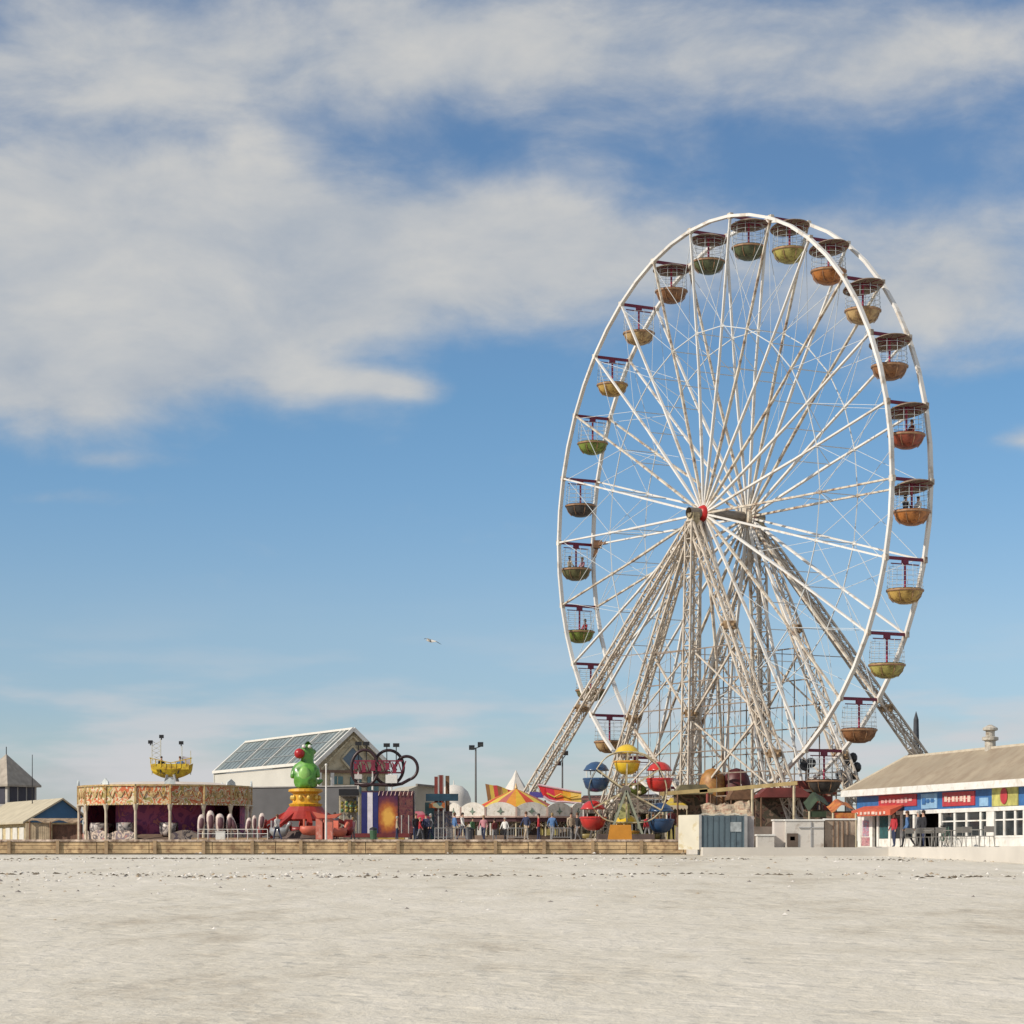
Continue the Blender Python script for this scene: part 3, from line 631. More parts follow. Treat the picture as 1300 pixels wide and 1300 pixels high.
    for i, (px, s, t, h, ps, b, lab) in enumerate(rng): person(K(tk(px), -b, 0), ps, s, t, h, ang + random.uniform(-1, 1), lab, 'people at the kiosk', .92)
    # cafe chairs and tables
    chm = mat('chair_aluminium', (.35, .34, .32), .35, .6, .1)
    def chair(loc, rz, lab):
        t = thing('cafe_chair', lab, 'chair', loc, 'cafe chairs outside the kiosk', rz)
        mb = MB(); mb.box((0, 0, .45), (.42, .42, .03)); mb.build('seat', chm, t)
        mb = MB(); mb.box((0, .21, .72), (.42, .03, .22)); mb.tube([(-.2, .2, .45), (-.2, .22, .84), (.2, .22, .84), (.2, .2, .45)], .014, 5); mb.build('backrest', chm, t)
        for sx in (-1, 1):
            for sy in (-1, 1): mb = MB(); mb.tube([(sx * .19, sy * .19, .45), (sx * .23, sy * .23, 0)], .014, 5); mb.build('leg', chm, t)
    def table(loc, lab):
        t = thing('cafe_table', lab, 'table', loc, 'cafe tables outside the kiosk')
        mb = MB(); mb.lathe([(.01, .70), (.36, .70), (.37, .73), (.01, .73)], 18); mb.build('tabletop', chm, t)
        mb = MB(); mb.tube([(0, 0, .02), (0, 0, .70)], .03, 8); mb.build('pedestal', chm, t); mb = MB(); mb.lathe([(.25, 0), (.24, .03), (.02, .05)], 14); mb.build('foot', chm, t)
    names = ['beside the white pillar right of the doorway', 'in front of the middle kiosk window', 'near the broad white pillar', 'under the yellow poster']
    for i, px in enumerate((1203, 1222, 1243, 1284)):
        b = -1.25 - .15 * (i % 2); table(K(tk(px), b, 0), 'round metal cafe table ' + names[i])
        chair(K(tk(px) - .75, b - .1, 0), ang + PI / 2, 'metal cafe chair, far side of the table ' + names[i]); chair(K(tk(px) + .75, b, 0), ang - PI / 2, 'metal cafe chair, near side of the table ' + names[i])
    # bicycle leaning
    bt = thing('bicycle', 'dark bicycle leaning by the kiosk windows', 'bicycle', K(tk(1212), -.45, 0), None, ang)
    def ring(c, r, w): return MB().tube([(c[0] + r * math.cos(a * PI / 9), c[1], c[2] + r * math.sin(a * PI / 9)) for a in range(18)], w, 5, True)
    for cx in (-.52, .52):
        wh = ring((cx, 0, .34), .33, .02).build('wheel', DARK, bt); mb = MB()
        for a in range(8): mb.bar((cx, 0, .34), (cx + .32 * math.cos(a * PI / 4), 0, .34 + .32 * math.sin(a * PI / 4)), .006)
        mb.build('spokes', chm, wh)
    mb = MB()
    for p, q in (((-.52, 0, .34), (-.1, 0, .3)), ((-.52, 0, .34), (-.2, 0, .78)), ((-.1, 0, .3), (-.22, 0, .88)), ((-.1, 0, .3), (.38, 0, .8)), ((-.2, 0, .78), (.38, 0, .82)), ((.38, 0, .9), (.52, 0, .34))): mb.tube([p, q], .018, 5)
    mb.build('frame', mat('bike_green', (.05, .12, .08), .4), bt)
    mb = MB(); mb.box((-.22, 0, .92), (.24, .12, .05)); mb.build('saddle', DARK, bt); mb = MB(); mb.tube([(.3, -.25, .98), (.4, -.2, .95), (.4, .2, .95), (.3, .25, .98)], .014, 5); mb.build('handlebar', DARK, bt)
kiosk()

# ------------------------------------------------------------------ glass roofed hall behind
def hall():
    D = 160.0; d = Vector((-.432, .902, 0)); g = Vector((.902, .432, 0)); A = P(448, 926, D); A.z = 0; ang = math.atan2(g.y, g.x)
    K = Frame((A.x, A.y, 0), ang)               # a to the right along the gable, b to the back
    zt = (HY - 926) * D / F; ze = (HY - 970) * D / F; hw = 2.62; Ln = 21.8
    root = thing('glass_roofed_hall', 'long hall with a sloping glass roof and cream gable end', 'building', (A.x, A.y, DECK)); o = root.location
    s = (zt - ze) / hw
    gl = mat('grey_teal_roof_glass', (.20, .245, .25), .35, 0, .2, .5, spec=.5)
    mb = MB(); mb.add([K(-hw, 0, ze), K(-hw, Ln, ze), K(0, Ln, zt), K(0, 0, zt), K(-hw, 0, ze - .08), K(-hw, Ln, ze - .08), K(0, Ln, zt - .08), K(0, 0, zt - .08)],
                      [(0, 1, 2, 3), (4, 7, 6, 5), (0, 3, 7, 4), (1, 5, 6, 2), (0, 4, 5, 1)]); rg = mb.build('glass_roof', gl, root, o)
    mb = MB(); mb.add([K(hw, 0, ze), K(hw, Ln, ze), K(0, Ln, zt), K(0, 0, zt), K(hw, 0, ze - .08), K(hw, Ln, ze - .08), K(0, Ln, zt - .08), K(0, 0, zt - .08)],
                      [(0, 3, 2, 1), (4, 5, 6, 7), (1, 2, 6, 5), (0, 4, 7, 3), (0, 1, 5, 4)]); mb.build('tile_roof', DGREY, root, o)
    wb = mat('white_glazing_bar', (.72, .70, .64), .5, 0, .08)
    def rp(a, b): return K(-hw * (1 - a), b, ze + (zt - ze) * a + .06)
    for i, b in enumerate((0, 1.0, 1.8, 5.8, 11, 16.4, Ln)):
        mb = MB(); mb.bar(rp(0, b), rp(1.0, b), .26 if i in (0, 6) else .13, .16, (0, 0, 1)); mb.build('glazing_bar', wb, rg, o)
    mb = MB()
    for b in [k * .9 for k in range(1, 24)]: mb.bar(rp(.03, b), rp(.97, b), .035, .04)
    for a in (.33, .66): mb.bar(rp(a, 0), rp(a, Ln), .035, .04)
    mb.build('fine_glazing_grid', mat('glazing_grey', (.28, .30, .30), .5), rg, o)
    mb = MB(); mb.bar(rp(1.0, -.1), rp(1.0, Ln), .26, .14); mb.build('ridge', wb, rg, o)
    mb = MB(); mb.bar(rp(0, -.1), rp(0, Ln), .22, .2); mb.build('gutter', wb, rg, o)
    mb = MB(); K.box(mb, -hw + .05, -hw + .2, .1, Ln, DECK, ze - .1); K.box(mb, hw - .2, hw - .05, .1, Ln, DECK, ze - .1); K.box(mb, -hw, hw, Ln - .15, Ln, DECK, ze); mb.build('side_wall', mat('clean_white_wall', (.54, .53, .48), .7, 0, .06, .6), root, o)
    mb = MB(); mb.prism([K(-hw, .15, DECK), K(hw, .15, DECK), K(hw, .15, ze), K(0, .15, zt - .1), K(-hw, .15, ze)], K.b * .2); mb.build('gable_wall', CREAMW, root, o)
    for sx in (-1, 1):
        mb = MB(); mb.bar(K(sx * (hw + .15), -.12, ze - .12), K(0, -.12, zt + .04), .14, .26); mb.build('bargeboard', WHITE, root, o)
        mb = MB(); mb.bar(K(sx * (hw - .35), 0, ze - .35), K(0, 0, zt - .45), .1, .10); mb.build('inner_moulding', CREAMW, root, o)
    mb = MB(); zc = ze + .35; mb.prism([K(-.75, .1, zc), K(0, .1, zc - .8), K(.75, .1, zc), K(0, .1, zc + .8)], K.b * -.06); wd = mb.build('diamond_window', mat('slate_blue_glass', (.12, .17, .22), .2), root, o)
    mb = MB(); q = [K(-.82, .04, zc), K(0, .04, zc - .88), K(.82, .04, zc), K(0, .04, zc + .88)]
    for i in range(4): mb.bar(q[i], q[(i + 1) % 4], .1, .12)
    mb.build('frame', CREAMW, wd, o)
    mb = MB(); K.box(mb, -hw - .1, hw + .1, -.05, .14, ze - .62, ze - .42); mb.build('string_course', mat('brown_course', (.2, .12, .08), .7), root, o)
    for x in (-1.1, .25, 1.5):
        mb = MB(); K.box(mb, x - .4, x + .4, .05, .13, ze - 2.0, ze - .85); w = mb.build('window', mat('teal_window', (.10, .20, .21), .2), root, o)
        mb = MB(); K.box(mb, x - .03, x + .03, .02, .05, ze - 2.0, ze - .85); K.box(mb, x - .4, x + .4, .02, .05, ze - 1.45, ze - 1.39); mb.build('frame', CREAMW, w, o)
    for x in (-hw + .1, -hw + 1.0): mb = MB(); K.box(mb, x, x + .22, -.12, .13, DECK, ze - .62); mb.build('pilaster', WHITE, root, o)
    # hoarding and flat white roof edge in front of the side wall
    h = thing('dark_hoarding', 'dark grey flat hoarding with white top in front of the glass roofed hall', 'wall', (P(385, 1069, 148).x, 148, DECK))
    o2 = h.location
    mb = MB(); p0 = P(306, 1000, 150); p1 = P(455, 1000, 146); mb.bar((p0.x, p0.y, DECK + 1.75), (p1.x, p1.y, DECK + 1.75), .15, 3.5); mb.build('panel', DGREY, h, o2)
    mb = MB(); mb.bar((p0.x, p0.y, DECK + 3.54), (p1.x, p1.y, DECK + 3.54), .3, .07); mb.build('capping', mat('capping_grey', (.3, .29, .28), .7), h, o2)
hall()

# ------------------------------------------------------------------ far left huts
def left_huts():
    # square tower with pyramid roof
    D = 150; c = P(8, 1069, D); K = Frame((c.x, D, DECK), R_(-31)); hw = 1.55; z0 = (HY - 997) * D / F - DECK; z1 = (HY - 957) * D / F - DECK
    root = thing('roofed_tower', 'small square tower with a pointed pyramid roof at the far left edge', 'tower', K.o); o = K.o
    mb = MB(); K.box(mb, -hw * .86, hw * .86, -hw * .86, hw * .86, 0, z0); t = mb.build('wall', mat('tower_grey_white', (.42, .40, .37), .8, 0, .15), root, o)
    mb = MB()
    for a in (-.8, 0, .8): K.box(mb, a - .33, a + .33, -hw * .86 - .03, -hw * .86 + .05, z0 - 1.2, z0 - .12)
    for a in (-.8, 0, .8): K.box(mb, hw * .86 - .05, hw * .86 + .03, a - .33, a + .33, z0 - 1.2, z0 - .12)
    mb.build('dark_louvre', mat('dark_navy_louvre', (.03, .03, .05), .6), t, o)
    mb = MB(); e = [K(-hw, -hw, z0), K(hw, -hw, z0), K(hw, hw, z0), K(-hw, hw, z0)]; mb.add(e + [K(0, 0, z1)] + [v - Vector((0, 0, .12)) for v in e], [(0, 1, 4), (1, 2, 4), (2, 3, 4), (3, 0, 4), (0, 5, 6, 1), (1, 6, 7, 2), (2, 7, 8, 3), (3, 8, 5, 0), (5, 8, 7, 6)])
    mb.build('roof', mat('grey_beige_tiles', (.34, .30, .25), .8, 0, .2, 3, .2), root, o)
    mb = MB(); mb.tube([K(0, 0, z1 - .05), K(0, 0, z1 + .45)], .03, 5); mb.build('finial', DARK, root, o)
    # blue gabled hut
    D = 135; d = Vector((-.42, .907, 0)); g = Vector((.907, .42, 0)); A = P(79, 1069, D); K = Frame((A.x, D, DECK), math.atan2(g.y, g.x)); zt = (HY - 1013) * D / F - DECK; ze = (HY - 1041) * D / F - DECK; hw = 1.95; Ln = 14
    root = thing('blue_gabled_hut', 'low hut with a tan roof and a bright blue gable', 'hut', K.o); o = K.o
    mb = MB(); q = [K(-hw - .35, -.2, ze - .12), K(0, -.2, zt), K(hw * .6 + .2, -.2, ze + .25)]; qb = [v + K.b * Ln for v in q]; dn = Vector((0, 0, -.1))
    mb.add(q + qb + [v + dn for v in q + qb], [(0, 1, 4, 3), (1, 2, 5, 4), (6, 9, 10, 7), (7, 10, 11, 8), (0, 6, 7, 1), (1, 7, 8, 2), (0, 3, 9, 6), (2, 8, 11, 5)])
    mb.build('roof', mat('tan_felt_roof', (.46, .41, .30), .85, 0, .12, 1.5, .1), root, o)
    mb = MB(); mb.prism([K(-hw + .05, 0, ze + .02), K(0, 0, zt - .13), K(hw * .6, 0, ze + .2), K(hw * .6, 0, ze - .15), K(-hw + .05, 0, ze - .15)], K.b * .12); mb.build('gable', mat('bright_blue_boards', (.045, .15, .30), .6, 0, .12, 2), root, o)
    mb = MB(); K.box(mb, -hw, -hw + .12, .1, Ln, 0, ze - .02); K.box(mb, -hw, hw * .6, .06, .16, 0, ze - .15); K.box(mb, hw * .6 - .1, hw * .6, .16, Ln, 0, ze); mb.build('wall', mat('yellowish_cream_boards', (.56, .47, .28), .8, 0, .15, 2, stain=(.35, .27, .12)), root, o)
    for b in (.9, 2.6, 4.4, 6.4, 8.6): mb = MB(); K.box(mb, -hw - .05, -hw, b, b + 1.1, .1, ze - .42); mb.build('shutter', mat('white_shutter', (.62, .61, .56), .7, 0, .1), root, o)
    # wooden pen and lean-to in front of the gable
    t = thing('wooden_lean_to', 'brown lean to shed with sagging awning beside the blue gable', 'shed', P(72, 1069, 131)); o = t.location
    x0, x1, y = P(32, 0, 131).x, P(104, 0, 131).x, 131
    xm = P(65, 0, 131).x
    mb = MB(); n = 12
    for i in range(n): a = x0 + (xm - x0) * i / n; mb.box((a + .06, y, DECK + .53), ((xm - x0) / n - .015, .05, 1.05))
    mb.build('tan_boarding', mat('tan_boards', (.42, .34, .23), .8, 0, .3, 3), t, o)
    mb = MB(); n = 12
    for i in range(n): a = xm + (x1 - xm) * i / n; mb.box((a + .07, y + .3, DECK + .5), ((x1 - xm) / n - .01, .05, 1.0))
    mb.build('brown_boarding', mat('brown_boards', (.17, .10, .07), .8, 0, .4, 3), t, o)
    mb = MB(); m = 12
    r = [[Vector((x0 + .2 + (x1 - x0 - .2) * i / m, y - .25 + j * .9, DECK + (1.18 + .09 * math.sin(i * 1.1) if j == 0 else 1.34))) for i in range(m + 1)] for j in (0, 1)]
    mb.add(r[0] + r[1] + [v - Vector((0, 0, .05)) for v in r[0] + r[1]], [(i, i + 1, m + 2 + i, m + 1 + i) for i in range(m)] + [(2 * m + 2 + i, 3 * m + 3 + i, 3 * m + 4 + i, 2 * m + 3 + i) for i in range(m)] + [(i, 2 * m + 2 + i, 2 * m + 3 + i, i + 1) for i in range(m)])
    mb.build('awning', mat('brown_cream_awning', (.30, .22, .14), .8, 0, .4, 2, stain=(.5, .42, .3)), t, o)
    for xx in (x0 + .3, xm, x1 - .2): mb = MB(); mb.tube([(xx, y - .22, DECK), (xx, y - .22, DECK + 1.15)], .045, 6); mb.build('post', BROWN, t, o)
    mb = MB(); p = P(41, 1069, 140); mb.tube([(p.x, p.y, DECK), (p.x, p.y, (HY - 958) * 140 / F)], [.04, .02], 6); solo(mb, 'antenna_mast', DARK, 'thin antenna mast rising beside the pyramid roof', 'mast')
left_huts()

# ------------------------------------------------------------------ waltzer
def waltzer():
    D = 130; c = P(210, 1069, D - 0); c = Vector((c.x, D, DECK)); r = 108 / F * D; root = thing('waltzer_ride', 'round covered waltzer ride with ornate painted rounding boards', 'fairground ride', c); o = c
    n = 16; zf0 = (HY - 1021) * 126 / F; zf1 = (HY - 996) * 126 / F
    pat = ramp_mat('ornate_boards', 'noise', [(.20, .10, .05), (.55, .20, .06), (.60, .50, .30), (.50, .12, .04), (.62, .54, .38), (.30, .26, .08), (.52, .30, .08), (.12, .07, .04)], 1.7, .6, 1.2)
    gold = mat('gold_moulding', (.50, .36, .16), .5, .1, .3, 4, stain=(.3, .1, .04))
    crm = mat('cream_panel_trim', (.58, .50, .38), .6, 0, .2, 4)
    pts = [Vector((c.x + r * math.sin(2 * PI * (k + .5) / n), c.y - r * math.cos(2 * PI * (k + .5) / n), 0)) for k in range(n)]
    for k in range(n):
        a, b = pts[k - 1], pts[k]; mid = (a + b) / 2; out = (mid - Vector((c.x, c.y, 0))).normalized()
        mb = MB(); mb.bar(a + Z * ((zf0 + zf1) / 2), b + Z * ((zf0 + zf1) / 2), .08, zf1 - zf0 - .08, Z); bd = mb.build('rounding_board', pat, root, o)
        mb = MB()
        for zq, h in ((zf0, .08), (zf1 - .04, .09)): mb.bar(a + out * .05 + Z * zq, b + out * .05 + Z * zq, .12, h, Z)
        mb.bar(a + out * .05 + Z * zf0, a + out * .05 + Z * zf1, .12, .1)
        # scroll work: raised S curves in the middle of the board
        sd = (b - a).normalized(); L = (b - a).length
        for sx in (-1, 1):
            q = [mid + sd * (sx * (L * .1 + L * .28 * t / 8)) + out * .07 + Z * ((zf0 + zf1) / 2 + .2 * math.sin(t * .9)) for t in range(9)]; mb.tube(q, .035, 5)
        mb.lathe([(.01, 0), (.13, 0), (.17, .04), (.01, .06)], 10, mid + out * .05 + Z * ((zf0 + zf1) / 2), Matrix((sd, Z, out)).transposed())
        mb.build('moulding', gold, bd, o)
        mb = MB(); nb = 7
        for j in range(nb): p = a.lerp(b, (j + .5) / nb) + out * .12; mb.ball(p + Z * zf0, .035, 6)
        mb.build('lamp_row', WHITE, bd, o)
        if k % 2 == 0:
            mb = MB(); p = b; mb.prism([p + Z * zf1 + sd * x_ + Z * z_ for x_, z_ in ((-.3, 0), (.3, 0), (.26, .16), (.1, .27), (0, .34), (-.1, .27), (-.26, .16))], out * .07); mb.build('crest', mat('pale_blue_white_crest', (.55, .60, .60), .6, 0, .2, 4), root, o)
        mb = MB(); mb.tube([b + Z * DECK, b + Z * zf0], .075, 8); mb.tube([b + Z * (zf0 - .35), b + Z * zf0], [.08, .16], 8); mb.build('post', crm, root, o)
    mb = MB(); mb.lathe([(.01, zf1 + .28 - DECK), (r * .6, zf1 + .2 - DECK), (r * .995, zf1 - .02 - DECK), (r * .995, zf1 - .08 - DECK), (r * .6, zf1 + .1 - DECK), (.01, zf1 + .15 - DECK)], 32, c); mb.build('roof', mat('dusty_white_canvas', (.60, .53, .46), .85, 0, .12, 1), root, o)
    mb = MB(); mb.lathe([(r * .93, 0), (r * .93, 2.1)], 32, c, None, -.25, PI + .25); mb.lathe([(r * .58, .3), (r * .58, 2.1)], 32, c); mb.build('back_wall', ramp_mat('maroon_purple_backdrop', 'noise', [(.30, .04, .10), (.36, .08, .17), (.20, .04, .14), (.42, .13, .12)], 1.0, .7), root, o)
    mb = MB(); mb.lathe([(.3, .42), (r * .50, .42), (r * .72, .42), (r * .93, .14), (r * .93, 0), (.3, 0)], 40, c); mb.build('platform', mat('platform_brown', (.16, .11, .08), .7, 0, .3, 2), root, o)
    mb = MB()
    for k in range(48):
        t = 2 * PI * k / 48; 
    rail = ramp_mat('ornate_rail', 'noise', [(.50, .42, .36), (.12, .10, .10), (.52, .42, .34), (.2, .16, .18), (.45, .2, .15)], 2.0, .6, 1)
    for k in range(n):
        if k == 0: continue
        a, b = pts[k - 1], pts[k]; a = a.lerp(Vector((c.x, c.y, 0)), .04); b = b.lerp(Vector((c.x, c.y, 0)), .04); w = .34 + .06 * math.sin(k * 2.1)
        mb = MB(); m = 8; lo = [a.lerp(b, j / m) + Z * (DECK + .05) for j in range(m + 1)]; hi = [a.lerp(b, j / m) + Z * (DECK + .42 + .22 * math.sin(PI * j / m)) for j in range(m + 1)]
        mb.prism(lo + hi[::-1], (Vector((c.x, c.y, 0)) - a).normalized() * .05); mb.build('side_rail', rail, root, o)
    # tubs: round backed cars
    cm = ramp_mat('tub_grey_red', 'noise', [(.42, .38, .36), (.15, .13, .13), (.52, .46, .42), (.35, .14, .12)], 1.5, .4)
    for k in range(9):
        t = 2 * PI * k / 9 + .2; q = Vector((c.x + r * .78 * math.sin(t), c.y - r * .78 * math.cos(t), DECK + .32))
        M = Matrix.Rotation(t + k * 1.3, 3, 'Z'); mb = MB(); mb.lathe([(.1, 0), (.42, .02), (.5, .2), (.52, .45), (.5, .72), (.45, .72), (.43, .3), (.1, .25)], 14, q, M, .3, 2 * PI - .9); tb = mb.build('tub_car', cm, root, o, True)
        mb = MB(); mb.lathe([(.2, .25), (.43, .28), (.43, .5)], 12, q, M, .3, 2 * PI - .9); mb.build('seat', mat('dark_red_vinyl', (.16, .02, .02), .5), tb, o)
waltzer()

# ------------------------------------------------------------------ swinging ship behind the waltzer
def ship():
    D = 142; c = P(218, 988, D); root = thing('swinging_ship_ride', 'yellow boat shaped ride with masts rising above the waltzer roof', 'fairground ride', (c.x, D, DECK)); o = root.location
    y = mat('chrome_yellow', (.62, .44, .03), .5, 0, .2, 2.5, stain=(.35, .18, .04), stain_amt=.4); n = 14
    zb = (HY - 990) * D / F; L = 1.28
    vs = []; fs = []
    for i in range(n + 1):
        t = i / n * 2 - 1; w = .42 * (1 - abs(t) ** 3) + .05; k = zb + .05 + .38 * t * t; top = zb + .62 + .36 * abs(t) ** 2
        vs += [Vector((c.x + L * t, D - w, top)), Vector((c.x + L * t * .96, D - w * .6, (k + top) / 2 - .1)), Vector((c.x + L * t * .92, D, k)), Vector((c.x + L * t * .96, D + w * .6, (k + top) / 2 - .1)), Vector((c.x + L * t, D + w, top))]
    for i in range(n):
        for j in range(4): a = i * 5 + j; fs.append((a, a + 1, a + 6, a + 5))
        a = i * 5; fs.append((a + 4, a, a + 5, a + 9))
    fs += [(0, 4, 3, 2, 1), (n * 5, n * 5 + 1, n * 5 + 2, n * 5 + 3, n * 5 + 4)]
    mb = MB(); mb.add(vs, fs); mb.build('hull', y, root, o)
    mb = MB()
    for i in range(9): t = -1 + i / 4; mb.box((c.x + L * .94 * t, D - .40, zb + .85 + .3 * t * t), (.05, .05, .36))
    mb.box((c.x, D - .38, zb + .78), (L * 1.7, .04, .34)); mb.bar((c.x - L, D - .40, zb + 1.3), (c.x, D - .4, zb + 1.0), .05); mb.bar((c.x + L, D - .40, zb + 1.3), (c.x, D - .4, zb + 1.0), .05); mb.build('railing', y, root, o)
    wm = mat('pale_lattice', (.55, .55, .48), .6)
    for (px, py) in ((193, 940), (204, 938), (231, 947), (242, 953)):
        mb = MB(); p = P(px, py, D); mb.bar((p.x, D, zb + .3), p, .05); mb.build('mast', wm, root, o)
    a, b = P(193, 941, D), P(204, 941, D); mb = MB()
    for i in range(5):
        z = a.z - i * .28; mb.bar((a.x, D, z), (b.x, D, z - .28), .03); mb.bar((b.x, D, z), (a.x, D, z - .28), .03)
    mb.build('mast_lattice', wm, root, o)
    for (px, py) in ((191, 942), (205, 935), (230, 943)):
        mb = MB(); p = P(px, py, D); mb.box(p, (.26, .18, .2)); mb.box(p + Vector((0, 0, -.14)), (.06, .06, .12)); mb.build('lamp_head', DARK, root, o)
    mb = MB(); mb.prism([P(232, 960, D), P(242, 962, D), P(242, 975, D), P(230, 974, D)], (0, .1, 0)); mb.build('side_screen', mat('pale_violet_screen', (.48, .45, .5), .6), root, o)
    for sx in (-1, 1):
        for sy in (-1, 1): mb = MB(); mb.bar((c.x + sx * 1.3, D + sy * .9, DECK), (c.x + sx * .2, D + sy * .5, zb + .3), .12); mb.build('support_leg', mat('support_grey', (.3, .3, .3), .5), root, o)
    mb = MB(); mb.bar((c.x - .2, D, zb + .1), (c.x + .2, D, zb + .1), 1.1, .12); mb.build('cradle', mat('support_grey', (.3, .3, .3), .5), root, o)
    person(Vector((c.x - .62, D, zb + .32)), 'sit', 'black', 'black', 'dark', .3, 'rider in black sitting at the left end of the yellow boat ride', 'ship riders', .8)
    person(Vector((c.x + .5, D, zb + .32)), 'sit', 'blue', 'black', 'brown', -.4, 'rider in blue sitting right of the middle of the yellow boat ride', 'ship riders', .8)
ship()

# ------------------------------------------------------------------ pale upright pods in front of the waltzer
def pods():
    m = mat('pink_white_fibreglass', (.60, .50, .45), .45, 0, .12, 2, stain=(.35, .22, .18), stain_amt=.2); dk = mat('pod_dark_inner', (.10, .04, .05), .6)
    D = 108
    data = [(254, 1042, 1064, 9, .1), (267, 1038, 1065, 10, 0), (279, 1035, 1058, 11, 0), (290, 1033, 1056, 8, .1), (299, 1037, 1058, 8, -.35), (314, 1038, 1056, 7, .15), (323, 1035, 1054, 6, 0), (331, 1032, 1052, 8, .1)]
    wh = ['leftmost and leaning, seen whole', 'second from the left', 'widest, third from the left', 'fourth from the left, with a pointed top', 'tilted one right of the pointed one', 'first of the right hand three', 'narrow one in the middle of the right hand three', 'rightmost beside the red arms']
    base = thing('pod_platform', 'low platform with thin rails under the pale seat backs', 'platform', P(292, 1068, D)); o = base.location
    mb = MB(); a, b = P(246, 0, D).x, P(342, 0, D).x; mb.box(((a + b) / 2, D + .3, DECK + .06), (b - a, 2.2, .12)); mb.build('floor', mat('floor_tan', (.35, .24, .14), .8, 0, .3, 3), base, o)
    mb = MB()
    for z in (.3, .5): mb.tube([(a + .3, D - .8, DECK + z), (b, D - .8, DECK + z)], .015, 5)
    for i in range(8): x = a + .3 + (b - a - .3) * i / 7; mb.tube([(x, D - .8, DECK), (x, D - .8, DECK + .5)], .018, 5)
    mb.build('rail', WHITE, base, o)
    for i, (px, y0, y1, w, ln) in enumerate(data):
        p = P(px, y1, D + random.uniform(-.2, .3)); h = (y1 - y0) / F * D; ww = w / F * D; rt = thing('seat_pod', 'pale rounded seat back, ' + wh[i], 'seat', (p.x, p.y, DECK + .12), 'pale upright seat backs on the platform'); o = rt.location
        M = Matrix.Rotation(ln, 3, 'Y'); q = Vector((p.x, p.y, max(p.z, DECK + .4)))
        mb = MB(); prof = [(.02, h), (ww * .28, h * .96), (ww * .46, h * .82), (ww * .5, h * .6), (ww * .46, h * .25), (ww * .34, 0), (.02, -.02)]; mb.lathe(prof, 14, q, M @ Matrix.Diagonal((1, .6, 1))); mb.build('shell', m, rt, o, True)
        mb = MB(); mb.lathe([(.02, h * .8), (ww * .3, h * .72), (ww * .34, h * .4), (ww * .2, h * .08), (.02, h * .05)], 12, q + Vector((ww * .12, -.1, 0)), M @ Matrix.Diagonal((1, .55, 1))); mb.build('cushion', dk, rt, o, True)
        mb = MB(); mb.tube([q, (q.x, q.y, DECK + .1)], .06, 8); mb.build('stem', dk, rt, o)
    mb = MB(); p = P(280, 1064, 104); mb.box((p.x, 104, DECK + .19), (.40, .3, .36)); mb.box((p.x, 104, DECK + .385), (.44, .34, .03)); solo(mb, 'white_box', WHITE, 'small white box on the deck edge below the pale seat backs', 'box')
pods()

